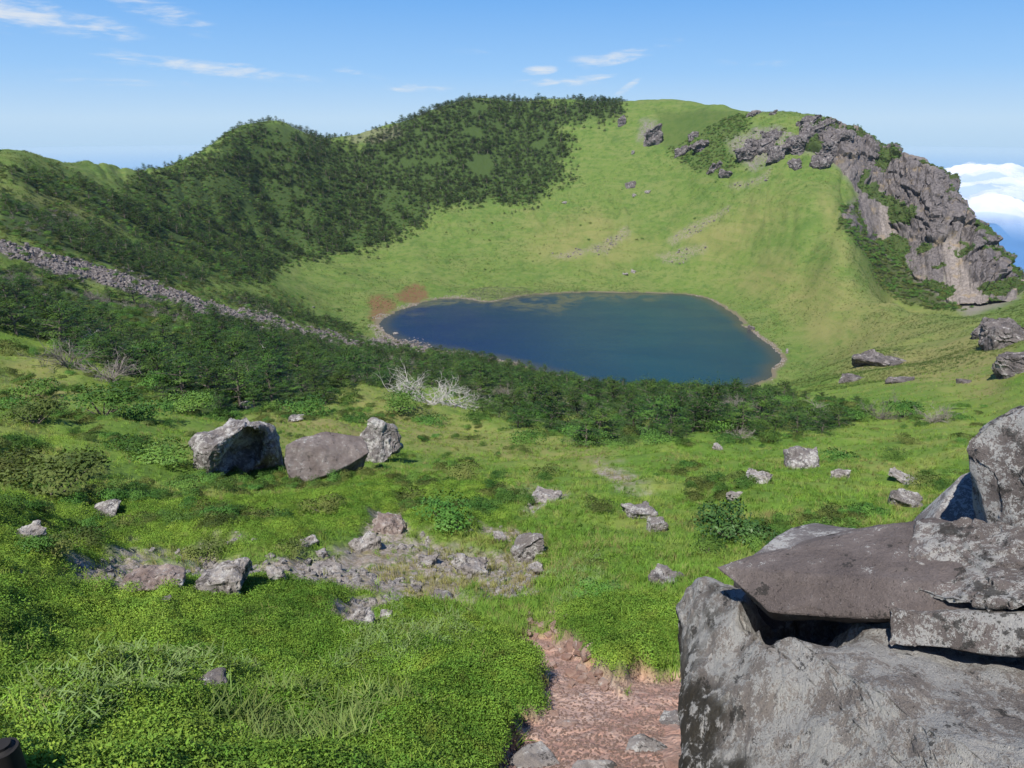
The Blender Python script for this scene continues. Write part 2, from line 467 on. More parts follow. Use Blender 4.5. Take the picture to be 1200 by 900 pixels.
# ------------------------------------------------------------------ camera, sun, sky
scn = bpy.context.scene
cam = bpy.data.cameras.new('camera'); cam_o = bpy.data.objects.new('camera', cam); C.objects.link(cam_o)
cam.sensor_width = 36.0; cam.lens = 36.0 * F / 1200.0
cam.clip_start = 0.05; cam.clip_end = 400000
cam_o.location = (0, 0, 0); cam_o.rotation_euler = (R(90) - PITCH, 0, 0)
scn.camera = cam_o
scn.view_settings.view_transform = 'Standard'; scn.view_settings.look = 'None'
scn.view_settings.exposure = 0.38; scn.view_settings.gamma = 1.0
scn.view_settings.use_curve_mapping = False

SUN_AZ, SUN_EL = R(-152), R(57)
sv = Vector((math.sin(SUN_AZ) * math.cos(SUN_EL), math.cos(SUN_AZ) * math.cos(SUN_EL), math.sin(SUN_EL)))
sun = bpy.data.lights.new('sun', 'SUN'); sun.energy = 5.0; sun.angle = R(0.5); sun.color = (1.0, 0.955, 0.885)
sun_o = bpy.data.objects.new('sun', sun); C.objects.link(sun_o)
sun_o.rotation_euler = sv.to_track_quat('Z', 'Y').to_euler(); sun_o.location = (-200, -400, 600)

w = bpy.data.worlds.new('World'); scn.world = w; w.use_nodes = True
t = NT(w.node_tree)
out = t.n('ShaderNodeOutputWorld'); bg = t.n('ShaderNodeBackground'); t.l(bg.outputs[0], out.inputs[0])
sky = t.n('ShaderNodeTexSky', sky_type='NISHITA')
sky.sun_disc = False; sky.sun_elevation = SUN_EL; sky.sun_rotation = SUN_AZ % (2 * math.pi)
sky.altitude = 1950; sky.air_density = 1.0; sky.dust_density = 0.6; sky.ozone_density = 1.5
SKY_STR = 0.093
bg.inputs['Strength'].default_value = SKY_STR
dirv = t.n('ShaderNodeTexCoord').outputs['Generated']
# thin cirrus wisps: each a direction, a size in radians, a tilt
CLOUDS = [(25,15,120,16,.12,.85),(70,30,80,10,-.05,.5),(185,12,70,16,.3,.45),(240,80,130,9,.08,.75),(300,84,60,8,.1,.7),(150,97,110,5,0,.4),(60,80,60,6,0,.3),(490,103,50,6,0,.6),(180,70,60,5,.2,.4),
          (633,82,24,6,-.05,.8),(682,92,46,5,-.1,.75),(650,97,60,6,0,.5),(735,64,70,9,-.22,.65),(700,70,40,8,0,.4),(885,74,60,6,.03,.3),(735,103,22,5,-.6,.55),(555,60,40,4,0,.3),(420,85,60,8,.2,.3),(1030,30,90,10,.1,.15),(970,120,140,12,0,.12)]
tot = None
n1 = t.noise(t.vmath('MULTIPLY', dirv, (14.0, 14.0, 90.0)), 1.0, 7.0, 0.65, 0.6)
n2 = t.noise(t.vmath('MULTIPLY', dirv, (30.0, 30.0, 130.0)), 1.0, 4.0, 0.6, 0.3)
nz = t.math('ADD', t.math('MULTIPLY', n1, 0.65), t.math('MULTIPLY', n2, 0.35))
for px, py, wx, hy, tilt, st in CLOUDS:
    c = Vector(ray(px, py)).normalized()
    rt = c.cross(Vector((0, 0, 1))).normalized(); up = rt.cross(c)
    r2 = rt * math.cos(tilt) - up * math.sin(tilt); u2 = rt * math.sin(tilt) + up * math.cos(tilt)
    a = t.vmath('DOT_PRODUCT', dirv, tuple(r2 / (wx / F))); b = t.vmath('DOT_PRODUCT', dirv, tuple(u2 / (hy / F)))
    q = t.math('ADD', t.math('MULTIPLY', a, a), t.math('MULTIPLY', b, b))
    front = t.math('GREATER_THAN', t.vmath('DOT_PRODUCT', dirv, tuple(c)), 0.3)
    m = t.math('MULTIPLY', t.math('MULTIPLY', t.math('SUBTRACT', 1.0, q, clamp=True), front), st)
    tot = m if tot is None else t.math('MAXIMUM', tot, m)
cov = t.rng(t.math('ADD', t.math('MULTIPLY', tot, 0.55), t.math('MULTIPLY', t.math('MULTIPLY', t.math('SUBTRACT', nz, 0.5), 2.2), t.math('MULTIPLY', tot, 2.5, clamp=True))), 0.06, 0.72, 0.0, 0.8)
zc = t.n('ShaderNodeSeparateXYZ'); t.l(dirv, zc.inputs[0])
# hazy whitening of the air close to the horizon
hz = t.n('ShaderNodeValToRGB'); t.l(t.math('MULTIPLY', t.math('ADD', zc.outputs[2], 0.06), 1.0 / 1.06, clamp=True), hz.inputs[0])
cr = hz.color_ramp; cr.elements[0].position = 0.0; cr.elements[0].color = c3(0.50, 0.76, 1.06); cr.elements[1].position = 1.0; cr.elements[1].color = c3(0.03, 0.10, 0.32)
for p_, c_ in ((0.030, c3(0.54, 0.80, 1.08)), (0.062, c3(0.60, 0.85, 1.11)), (0.115, c3(0.37, 0.69, 1.13)), (0.19, c3(0.21, 0.53, 1.07)), (0.33, c3(0.10, 0.32, 0.92)), (0.52, c3(0.06, 0.20, 0.62))):
    e_ = cr.elements.new(p_); e_.color = c_
skyc = t.mix(0.94, sky.outputs[0], t.vmath('SCALE', hz.outputs[0], 7.0))
wc = t.mix(cov, skyc, c3(6.6, 6.9, 7.2))
t.l(wc, bg.inputs['Color'])
# ------------------------------------------------------------------ ground materials
def grass_palette(t, pos):
    """patchy meadow colour by place, shared by the ground and by the blades growing on it"""
    a = t.noise(pos, 0.035, 4, 0.6); b = t.noise(pos, 0.28, 4, 0.6); c = t.noise(pos, 1.7, 3, 0.6)
    col = t.mix(t.rng(a, 0.38, 0.62), c3(0.105, 0.185, 0.028), c3(0.145, 0.215, 0.038))
    col = t.mix(t.rng(b, 0.45, 0.72), col, c3(0.19, 0.225, 0.055))
    col = t.mix(t.math('MULTIPLY', t.rng(c, 0.5, 0.75), 0.45), col, c3(0.07, 0.14, 0.024))
    return col

ground_mat, t, out = new_mat('ground_soil_and_turf')
geo = t.n('ShaderNodeNewGeometry'); pos = geo.outputs['Position']
col = grass_palette(t, pos)
n_f = t.noise(pos, 0.9, 6, 0.7); n_s = t.noise(pos, 6.0, 6, 0.7); n_b = t.noise(pos, 0.06, 5, 0.65); n_x = t.noise(pos, 22.0, 4, 0.7)
streak = t.noise(t.vmath('MULTIPLY', pos, (0.03, 0.03, 0.16)), 1.0, 5, 0.65, 1.2)
dist = t.vmath('LENGTH', pos)
farf = t.rng(dist, 120, 420)
col = t.mix(t.math('MULTIPLY', farf, 0.55), col, c3(0.085, 0.135, 0.034))
col = t.mix(t.math('MULTIPLY', farf, t.rng(streak, 0.40, 0.66, 0.0, 0.55)), col, c3(0.17, 0.19, 0.065))
col = t.mix(t.math('MULTIPLY', farf, t.rng(n_b, 0.52, 0.70, 0.0, 0.7)), col, c3(0.07, 0.125, 0.028))
n_m = t.noise(pos, 0.22, 6, 0.72)
col = t.mix(t.math('MULTIPLY', farf, t.rng(n_m, 0.50, 0.62, 0.0, 0.7)), col, c3(0.06, 0.115, 0.022))
col = t.mix(t.math('MULTIPLY', farf, t.rng(n_m, 0.44, 0.34, 0.0, 0.5)), col, c3(0.15, 0.175, 0.058))
col = t.mix(t.math('MULTIPLY', farf, t.rng(n_f, 0.55, 0.70, 0.0, 0.6)), col, c3(0.05, 0.095, 0.02))
dryc = t.mix(n_f, c3(0.27, 0.225, 0.10), c3(0.19, 0.19, 0.06))
col = t.mix(t.math('MULTIPLY', t.math('MULTIPLY', t.attr('dry'), t.rng(farf, 0.0, 1.0, 1.0, 0.62)), t.rng(t.math('ADD', t.math('MULTIPLY', n_f, .5), t.math('MULTIPLY', streak, .5)), 0.30, 0.58)), col, dryc)
rockc = t.mix(t.rng(n_s, 0.35, 0.65), c3(0.12, 0.105, 0.10), c3(0.27, 0.24, 0.22))
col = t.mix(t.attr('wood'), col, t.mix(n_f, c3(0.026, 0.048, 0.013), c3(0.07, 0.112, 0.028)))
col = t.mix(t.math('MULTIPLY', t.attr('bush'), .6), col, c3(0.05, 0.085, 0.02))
col = t.mix(t.attr('gully'), col, c3(0.06, 0.075, 0.03))
col = t.mix(t.attr('mat'), col, t.mix(n_s, c3(0.08, 0.13, 0.02), c3(0.15, 0.22, 0.03)))
col = t.mix(t.math('MULTIPLY', t.attr('crag'), t.rng(n_f, 0.40, 0.56)), col, rockc)
col = t.mix(t.math('MULTIPLY', t.attr('cliff'), .85), col, rockc)
col = t.mix(t.math('MULTIPLY', t.attr('streak'), t.rng(n_f, 0.40, 0.62, 0, .8)), col, t.mix(n_s, c3(0.17, 0.13, 0.10), c3(0.30, 0.26, 0.22)))
col = t.mix(t.attr('talus'), col, t.mix(n_s, c3(0.05, 0.045, 0.035), c3(0.12, 0.10, 0.085)))
col = t.mix(t.math('MULTIPLY', t.attr('red'), t.rng(n_f, 0.37, 0.53)), col, t.mix(n_s, c3(0.17, 0.065, 0.04), c3(0.14, 0.09, 0.05)))
# bare ground by the path and on the worn bank
v = t.voro(pos, 9.0); v2 = t.voro(pos, 30.0)
barec = t.mix(t.rng(n_s, 0.35, 0.65), c3(0.20, 0.155, 0.125), c3(0.36, 0.32, 0.28))
barec = t.mix(t.rng(n_f, 0.5, 0.7), barec, c3(0.22, 0.19, 0.09))
barec = t.mix(t.rng(n_x, 0.55, 0.8, 0, .6), barec, c3(0.10, 0.075, 0.06))
col = t.mix(t.math('MULTIPLY', t.attr('bare'), t.rng(t.math('ADD', t.math('MULTIPLY', n_f, .5), t.math('MULTIPLY', n_s, .5)), 0.36, 0.5)), col, barec)
pathc = t.mix(t.rng(n_f, 0.38, 0.66), c3(0.42, 0.245, 0.185), c3(0.50, 0.345, 0.28))
pathc = t.mix(t.rng(n_s, 0.45, 0.75, 0, .75), pathc, c3(0.48, 0.38, 0.31))
pathc = t.mix(t.rng(n_x, 0.58, 0.78, 0, .7), pathc, c3(0.13, 0.055, 0.04))
col = t.mix(t.attr('path'), col, pathc)
col = t.mix(t.attr('shore'), col, t.mix(n_s, c3(0.10, 0.085, 0.06), c3(0.21, 0.18, 0.12)))
col = t.mix(t.attr('bed'), col, c3(0.045, 0.05, 0.03))
h = t.math('ADD', t.math('MULTIPLY', n_f, 0.6), t.math('MULTIPLY', n_s, 0.25))
nfar = t.bump(h, 0.55, 0.5)
b2 = t.n('ShaderNodeBump'); b2.inputs['Strength'].default_value = 0.7; b2.inputs['Distance'].default_value = 0.03
t.l(t.math('ADD', t.math('MULTIPLY', n_x, .8), t.math('MULTIPLY', v2, .25)), b2.inputs['Height']); t.l(nfar, b2.inputs['Normal'])
principled(t, out, col, 0.95, b2.outputs[0], 0.15)

_ii = np.arange(NA - 1)[:, None] * ND + np.arange(ND - 1)[None, :]
_faces = np.stack([_ii, _ii + ND, _ii + ND + 1, _ii + 1], -1).reshape(-1, 4)[:, ::-1]
gatt = {k: GM[k] for k in GM}
gatt['shore'] = sstep(-3.5, -1.0, GSD + fbm(GX * .4, GY * .4, seed=31) * 2) * (GSD < 30)
gatt['bed'] = sstep(-0.3, 1.5, GSD)
_core = (np.abs(_AZ) < 10)
ground = mesh_obj('ground', np.stack([GX, GY, GZ], -1), _faces, ground_mat, smooth=True, attrs=gatt)
ground['kind'] = 'structure'; ground['label'] = 'grassy crater floor and slopes with worn soil patches'

# ------------------------------------------------------------------ lake
water_mat, t, out = new_mat('crater_lake_water')
geo = t.n('ShaderNodeNewGeometry'); pos = geo.outputs['Position']
dp = t.attr('depth')
n = t.noise(pos, 0.02, 4, 0.6, 0.6)
deep = t.mix(t.rng(t.attr('side'), 0.15, 0.85), c3(0.006, 0.022, 0.075), c3(0.006, 0.044, 0.068))
deep = t.mix(t.rng(n, 0.4, 0.7, 0, .5), deep, c3(0.005, 0.03, 0.06))
colw = t.mix(t.rng(dp, 0.0, 10.0), c3(0.045, 0.052, 0.05), deep)
rp = t.math('ADD', t.noise(t.vmath('MULTIPLY', pos, (0.9, 1.6, 1)), 1.0, 3, 0.6), t.math('MULTIPLY', t.noise(pos, 0.25, 3), 0.8))
wd_ = t.math('MULTIPLY', t.attr('weed'), t.rng(t.noise(pos, 0.12, 6, .7), 0.40, 0.58))
colw = t.mix(wd_, colw, t.mix(t.noise(pos, .7, 4), c3(0.045, 0.055, 0.035), c3(0.10, 0.105, 0.085)))
wb = principled(t, out, colw, t.rng(t.noise(t.vmath('MULTIPLY', pos, (0.012, 0.035, 1)), 1.0, 4, .6), 0.40, 0.60, 0.05, 0.22), t.bump(rp, 0.6, 0.25), 0.3)
wb.inputs['IOR'].default_value = 1.33
_wx = np.arange(-230, 262, 2.5); _wy = np.arange(200, 560, 2.5)
WXg, WYg = np.meshgrid(_wx, _wy, indexing='ij'); _wsd = lake_sd(WXg.ravel(), WYg.ravel()).reshape(WXg.shape)
_vid = -np.ones(WXg.size, int)
_q = []
nX, nY = WXg.shape
for i in range(nX - 1):
    k = _wsd[i:i+2, :]
    mx = np.maximum(np.maximum(k[0, :-1], k[1, :-1]), np.maximum(k[0, 1:], k[1, 1:]))
    js = np.nonzero(mx > -4)[0]
    for j in js: _q.append((i * nY + j, (i + 1) * nY + j, (i + 1) * nY + j + 1, i * nY + j + 1))
_q = np.array(_q); _use = np.unique(_q); _vid[_use] = np.arange(len(_use)); _q = _vid[_q]
_pp, _qq = proj(WXg, WYg, np.full(WXg.shape, LZ))
weed = sstep(-4, 6, poly_sd(_pp, _qq, [(490,340),(560,335),(700,335),(800,338),(765,350),(700,353),(655,366),(610,364),(560,356),(520,362),(480,366)]) + fbm(WXg * .05, WYg * .05, seed=35) * 8)
lake = mesh_obj('water', np.stack([WXg.ravel()[_use], WYg.ravel()[_use], np.full(len(_use), LZ)], -1), _q, water_mat, smooth=True,
                attrs={'weed': weed.ravel()[_use], 'depth': np.maximum(_wsd.ravel()[_use], 0), 'side': (WXg.ravel()[_use] + 60) / 160})
lake['kind'] = 'structure'; lake['label'] = 'dark blue lake on the crater floor'

# ------------------------------------------------------------------ sea far below, curving to its horizon
sea_mat, t, out = new_mat('sea_water')
pos = t.n('ShaderNodeNewGeometry').outputs['Position']
sb = principled(t, out, t.mix(t.noise(pos, 0.0002, 4), c3(0.07, 0.18, 0.40), c3(0.08, 0.20, 0.42)), 0.03, None, 0.5)  # base blue is paled to stand in for haze over the distant water
ER = 6371000.0
_r = np.concatenate([[2500], np.geomspace(3000, 260000, 60)]); _th = np.linspace(R(-80), R(80), 81)
_rr, _tt = np.meshgrid(_r, _th, indexing='ij')
_sv = np.stack([np.sin(_tt) * _rr, np.cos(_tt) * _rr, -1950 - _rr ** 2 / (2 * ER)], -1).reshape(-1, 3)
_k = (np.arange(len(_r) - 1)[:, None] * 81 + np.arange(80)[None, :])
sea = mesh_obj('sea', _sv, np.stack([_k, _k + 81, _k + 82, _k + 1], -1).reshape(-1, 4)[:, ::-1], sea_mat, smooth=True)
sea['kind'] = 'structure'; sea['label'] = 'blue sea far below the mountain'

# ------------------------------------------------------------------ bank of cloud lying over the coast
cl_mat, t, out = new_mat('cloud_white')
dif = t.n('ShaderNodeBsdfDiffuse'); dif.inputs[0].default_value = c3(0.92, 0.93, 0.95)
tl = t.n('ShaderNodeBsdfTranslucent'); tl.inputs[0].default_value = c3(0.92, 0.93, 0.95)
ad = t.n('ShaderNodeMixShader'); ad.inputs[0].default_value = 0.35; t.l(dif.outputs[0], ad.inputs[1]); t.l(tl.outputs[0], ad.inputs[2])
tr = t.n('ShaderNodeBsdfTransparent'); mx = t.n('ShaderNodeMixShader')
t.l(t.attr('cover'), mx.inputs[0]); t.l(tr.outputs[0], mx.inputs[1]); t.l(ad.outputs[0], mx.inputs[2]); t.l(mx.outputs[0], out.inputs[0])
_ca = np.linspace(R(24), R(52), 260); _cd = np.geomspace(8500, 30000, 260)
_AA, _DD = np.meshgrid(_ca, _cd, indexing='ij')
_cx = np.sin(_AA) * _DD; _cy = np.cos(_AA) * _DD
_n = fbm(_cx / 2600, _cy / 2600, octaves=6, seed=60); _n2 = np.abs(fbm(_cx / 1500, _cy / 1500, octaves=5, seed=62))
_cz = -1190 + 300 * _n + 420 * _n2 - _DD ** 2 / (2 * ER)
_cz += 330 * np.exp(-((_AA - R(33.2)) / R(3.0)) ** 2) * np.exp(-((_DD - 15000) / 5000) ** 2)
_cov = sstep(9000, 11800, _DD + _n * 2600 + _n2 * 1500) * sstep(19500, 16500, _DD - _n * 1500) * sstep(R(25.5), R(29), _AA + _n * .03) * (0.35 + 0.65 * sstep(-.3, .25, _n))
_k = (np.arange(259)[:, None] * 260 + np.arange(259)[None, :])
_cq = np.stack([_k, _k + 260, _k + 261, _k + 1], -1).reshape(-1, 4); _cq = _cq[(_cov.ravel()[_cq] > .01).any(1)]
clouds = mesh_obj('clouds', np.stack([_cx, _cy, _cz], -1).reshape(-1, 3), _cq, cl_mat, smooth=True, attrs={'cover': _cov.ravel()})
tag(clouds, 'bank of white cloud below the summit over the coast', None, None, 'stuff')
# ------------------------------------------------------------------ rock material and shapes
def rock_material(name, c_a, c_b, lichen=0.5, dark=0.4, scale=1.0, ochre=0.0, grain=1.0, stretch=None):
    m, t, out = new_mat(name)
    tc = t.n('ShaderNodeTexCoord').outputs['Object']
    rnd = t.n('ShaderNodeObjectInfo').outputs['Random']
    p = t.vmath('ADD', tc, t.vmath('SCALE', (13.1, 7.7, 3.9), rnd))
    if stretch:
        mp_ = t.n('ShaderNodeMapping'); mp_.inputs['Rotation'].default_value = stretch[0]; mp_.inputs['Scale'].default_value = stretch[1]; t.l(p, mp_.inputs['Vector']); p = mp_.outputs[0]
    a = t.noise(p, 1.3 * scale, 6, 0.65); b = t.noise(p, 5.0 * scale, 6, 0.7); c = t.noise(p, 26.0 * scale, 5, 0.72); d = t.noise(p, 90.0 * scale, 3, 0.7)
    col = t.mix(t.rng(a, 0.35, 0.65), c_a, c_b)
    col = t.mix(t.rng(c, 0.5, 0.75, 0, 0.65), col, tuple(x * 0.55 for x in c_a[:3]) + (1,))
    col = t.mix(t.rng(d, 0.52, 0.72, 0, 0.4), col, tuple(min(1, x * 1.7) for x in c_b[:3]) + (1,))
    lm = t.math('ADD', t.math('ADD', t.math('MULTIPLY', b, 0.45), t.math('MULTIPLY', c, 0.35)), t.math('MULTIPLY', d, 0.20))
    lich = t.rng(t.math('ADD', lm, t.math('MULTIPLY', t.math('SUBTRACT', a, 0.5), 0.35)), 0.60 - 0.13 * lichen, 0.618 - 0.125 * lichen, 0, 0.85)
    col = t.mix(lich, col, t.mix(d, c3(0.30, 0.295, 0.275), c3(0.56, 0.55, 0.52)))
    bb = t.noise(t.vmath('ADD', p, (40, 0, 0)), 3.1 * scale, 6, 0.72)
    dk = t.rng(t.math('ADD', t.math('MULTIPLY', bb, .75), t.math('MULTIPLY', c, .25)), 0.62 - 0.13 * dark, 0.645 - 0.125 * dark, 0, 0.85)
    pit = t.rng(t.voro(t.vmath('ADD', p, t.vmath('SCALE', (1.0, 1.0, 1.0), t.math('MULTIPLY', c, .05))), 34.0 * scale), 0.16, 0.05, 0, 1)
    col = t.mix(t.math('MULTIPLY', pit, .75), col, c3(0.03, 0.027, 0.025))
    col = t.mix(dk, col, t.mix(c, c3(0.018, 0.017, 0.016), c3(0.06, 0.055, 0.048)))
    if ochre:
        oc = t.noise(t.vmath('ADD', p, (0, 60, 0)), 3.7 * scale, 5, 0.7)
        col = t.mix(t.rng(oc, 0.62, 0.74, 0, ochre), col, c3(0.34, 0.20, 0.09))
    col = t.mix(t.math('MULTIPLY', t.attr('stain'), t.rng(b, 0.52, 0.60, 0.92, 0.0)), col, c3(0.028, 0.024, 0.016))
    h = t.math('ADD', t.math('ADD', t.math('MULTIPLY', b, 0.6), t.math('MULTIPLY', c, 0.5)), t.math('SUBTRACT', t.math('MULTIPLY', d, 0.3), t.math('MULTIPLY', pit, .35)))
    # ck = t.math('ABSOLUTE', t.math('SUBTRACT', t.noise(t.vmath('MULTIPLY', t.vmath('ADD', p, (0, 0, 33)), (1.0, 1.0, 1.8)), 1.15 * scale, 5, 0.6, 0.8), 0.5))
    # ckm = t.math('MULTIPLY', t.rng(ck, 0.006, 0.0015), t.rng(t.noise(t.vmath('ADD', p, (9, 0, 0)), 0.9 * scale, 2), 0.48, 0.56))
    principled(t, out, col, 0.88, t.bump(h, 0.9 * grain, 0.05 / scale), 0.25)
    return m

basalt = rock_material('basalt_grey_lichen', c3(0.13, 0.115, 0.11), c3(0.22, 0.20, 0.19), 0.65, 0.45, 1.0)
basalt_big = rock_material('basalt_pale_lichen_slab', c3(0.20, 0.175, 0.155), c3(0.31, 0.28, 0.25), 0.9, 0.35, 1.6, 0.45, 1.6, ((0.3, -0.5, 0.4), (1.7, 1.0, .55)))
basalt_slab = rock_material('basalt_purple_brown_slab', c3(0.12, 0.098, 0.09), c3(0.20, 0.168, 0.155), 0.18, 0.25, 1.6, 0, 1.4)
basalt_block = rock_material('basalt_grey_block', c3(0.13, 0.11, 0.10), c3(0.21, 0.18, 0.165), 0.85, 0.55, 1.9, 0.35, 1.5)
pale_rock = rock_material('pale_weathered_rock', c3(0.18, 0.16, 0.148), c3(0.30, 0.275, 0.255), 0.5, 0.65, 2.0)
red_rock = rock_material('reddish_scoria', c3(0.20, 0.12, 0.095), c3(0.31, 0.225, 0.185), 0.15, 0.3, 2.5)
far_rock = rock_material('far_crag_rock', c3(0.085, 0.075, 0.073), c3(0.18, 0.158, 0.152), 0.3, 0.6, 0.3)

def hull_mesh(name, pts, edge, amp, freq, seed, mat, chunk=0.0, origin=None, sharp=32, layers=0.0, dents=()):
    """angular rock: hull of measured corners, cut fine, then weathered"""
    pts = np.asarray(pts, float)
    if origin is None: origin = np.array([pts[:, 0].mean(), pts[:, 1].mean(), pts[:, 2].min()])
    bm = bmesh.new()
    for p in pts: bm.verts.new(tuple(p - origin))
    r = bmesh.ops.convex_hull(bm, input=bm.verts[:])
    junk = [g for g in r['geom_interior'] + r['geom_unused'] if isinstance(g, bmesh.types.BMVert) and g.is_valid]
    bmesh.ops.delete(bm, geom=list(set(junk)), context='VERTS')
    bmesh.ops.dissolve_limit(bm, angle_limit=R(3), verts=bm.verts[:], edges=bm.edges[:])
    bmesh.ops.bevel(bm, geom=bm.edges[:], offset=edge * 0.35, segments=1, affect='EDGES', clamp_overlap=True)
    bmesh.ops.triangulate(bm, faces=bm.faces[:])
    for _ in range(9):
        long = [e for e in bm.edges if e.calc_length() > edge]
        if not long or len(bm.verts) > 60000: break
        bmesh.ops.subdivide_edges(bm, edges=long, cuts=1)
        bmesh.ops.triangulate(bm, faces=[f for f in bm.faces if len(f.verts) > 3])
    bm.normal_update()
    co = np.array([v.co[:] for v in bm.verts]); no = np.array([v.normal[:] for v in bm.verts])
    x, y, z = (co * freq).T
    d = fbm(x, y, z, 5, seed, 0.55) * amp
    d -= np.abs(fbm(x * 2.3 + 9, y * 2.3, z * 2.3, 3, seed + 40)) * amp * 0.5
    if chunk:
        k = freq * 1.7
        q = vnoise(x * 1.7, y * 1.7, z * 1.7, seed + 7)
        d += np.round(q * 2.5) / 2.5 * chunk
    if layers:
        zz = (co[:, 2] + fbm(x, y, z, 2, seed + 3) * 0.06)
        d += layers * np.sign(np.sin(zz * 34.0)) * (vnoise(x * 1.1, y * 1.1, z * 4, seed + 9) > 0.1)
    co = co + no * d[:, None]
    for dc, dr, dv in dents:
        q = np.asarray(dc) - origin; rr_ = np.linalg.norm(co - q, axis=1) / dr
        co = co + np.asarray(dv)[None, :] * (sstep(1.0, .35, rr_ + fbm(x * 1.3, y * 1.3, z * 1.3, 4, seed + 77) * .55))[:, None]
    for v, c in zip(bm.verts, co): v.co = c
    me = bpy.data.meshes.new(name)
    bm.to_mesh(me); bm.free()
    me.polygons.foreach_set('use_smooth', np.ones(len(me.polygons), bool))
    me.set_sharp_from_angle(angle=R(sharp))
    me.materials.append(mat)
    o = bpy.data.objects.new(name, me); o.location = origin
    C.objects.link(o)
    return o

def Ps(l): return [P(*a) for a in l]

# ---- the summit rocks beside the path
big = Ps([(808,688,5.4),(797,735,4.9),(800,800,4.35),(802,900,3.62),(800,985,3.12),(796,712,5.15),(822,677,5.1),(875,728,4.7),(915,748,4.5),(960,760,4.4),(1040,757,4.38),(1200,772,4.35),(1330,775,4.3),(1330,1010,2.75),(1180,1010,2.7),(1000,1010,2.78),
          (880,702,6.0),(1010,742,6.0),(1200,755,6.0),(1330,758,6.0)]) + [(1.62, 4.3, -5.9), (1.85, 5.6, -5.9), (1.5, 3.0, -5.5), (4.6, 5.2, -5.6), (4.6, 2.8, -5.2)]
o = hull_mesh('boulder', big, 0.033, 0.05, 2.4, 3, basalt_big, 0.035, sharp=28, layers=0.006, dents=[(P(965, 728, 4.6), .62, (.05, .22, -.55))])
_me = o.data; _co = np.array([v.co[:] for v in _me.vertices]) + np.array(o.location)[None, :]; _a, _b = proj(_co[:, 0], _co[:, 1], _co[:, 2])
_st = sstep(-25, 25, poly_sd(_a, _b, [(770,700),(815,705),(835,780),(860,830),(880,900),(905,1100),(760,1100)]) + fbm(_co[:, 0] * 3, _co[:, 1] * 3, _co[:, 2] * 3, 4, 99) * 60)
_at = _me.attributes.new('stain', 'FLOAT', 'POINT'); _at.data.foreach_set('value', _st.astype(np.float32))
tag(o, 'huge pale lichened rock slab, lowest of the summit rocks at the path edge', 'boulder', 'summit rocks by the path')
slab = Ps([(836,663,4.55),(900,717,4.2),(970,724,4.15),(1040,722,4.2),(1062,690,4.4),(1150,700,4.35),(1320,716,4.3),(1320,700,4.35),(1050,612,5.0),(1090,604,5.2),(1128,612,5.1),(1320,670,4.9),(985,622,5.0),(940,640,4.8),(880,655,4.6)]) \
     + Ps([(845,668,4.62),(905,726,4.35),(1040,735,4.5),(1320,722,4.5),(960,690,5.2),(1100,670,5.5),(1320,690,5.4)])
o = hull_mesh('boulder', slab, 0.028, 0.028, 1.6, 8, basalt_slab, 0.014, sharp=30)
tag(o, 'purple brown wedge shaped slab with a thin overhanging tip', 'boulder', 'summit rocks by the path')
back = Ps([(862,662,4.95),(905,634,5.5),(927,618,5.9),(955,613,6.1),(1012,622,6.0),(1020,640,5.5),(960,655,5.1),(870,672,5.0)]) + [(1.9, 5.2, -4.3), (2.6, 5.6, -4.4), (3.2, 5.2, -4.2), (2.0, 4.6, -4.2)]
o = hull_mesh('boulder', back, 0.04, 0.02, 1.4, 12, basalt, 0.01)
tag(o, 'dark grey rock with a pale lichened crest behind the wedge slab', 'boulder', 'summit rocks by the path')
blk = Ps([(1043,712,4.12),(1200,722,4.05),(1330,726,4.05),(1038,757,4.0),(1200,770,3.92),(1330,774,3.9),(1050,700,4.5),(1330,712,4.6),(1050,742,4.6),(1330,760,4.6)])
o = hull_mesh('boulder', blk, 0.03, 0.022, 2.0, 15, basalt_block, 0.014, layers=0.006)
tag(o, 'lichen spotted oblong block wedged under the purple brown slab', 'boulder', 'summit rocks by the path')
blk = Ps([(1078,615,4.95),(1128,611,4.95),(1205,634,4.75),(1330,645,4.65),(1058,650,4.55),(1062,692,4.26),(1105,704,4.16),(1200,711,4.08),(1330,716,4.02),(1120,640,5.2),(1330,665,5.2),(1090,700,4.7)])
o = hull_mesh('boulder', blk, 0.022, 0.075, 2.2, 19, basalt_block, 0.055, layers=0.005)
tag(o, 'cracked rough grey rock on the slab below the topmost boulder', 'boulder', 'summit rocks by the path')
top = Ps([(1205,473,5.15),(1160,492,5.1),(1132,512,5.1),(1128,530,5.1),(1134,560,5.05),(1148,590,4.95),(1158,622,4.9),(1200,634,4.75),(1330,650,4.6),(1330,470,5.0),(1330,455,5.6),(1215,470,5.9),(1160,500,5.8),(1150,620,5.35),(1330,640,5.8)])
o = hull_mesh('boulder', top, 0.028, 0.06, 1.5, 23, basalt_block, 0.03, sharp=34)
tag(o, 'topmost summit boulder with a shaded overhanging side', 'boulder', 'summit rocks by the path')
shelf = Ps([(1070,610,5.9),(1086,600,5.9),(1106,580,5.9),(1127,556,5.95),(1175,540,6.3),(1200,600,5.9),(1160,640,5.4),(1088,617,5.5)]) + [(3.0, 5.4, -4.4), (3.9, 5.6, -4.2), (4.4, 5.0, -4.0), (3.3, 4.7, -4.1)]
o = hull_mesh('boulder', shelf, 0.05, 0.02, 1.2, 27, basalt, 0.008)
tag(o, 'smooth dark rock shaded by the topmost summit boulder', 'boulder', 'summit rocks by the path')

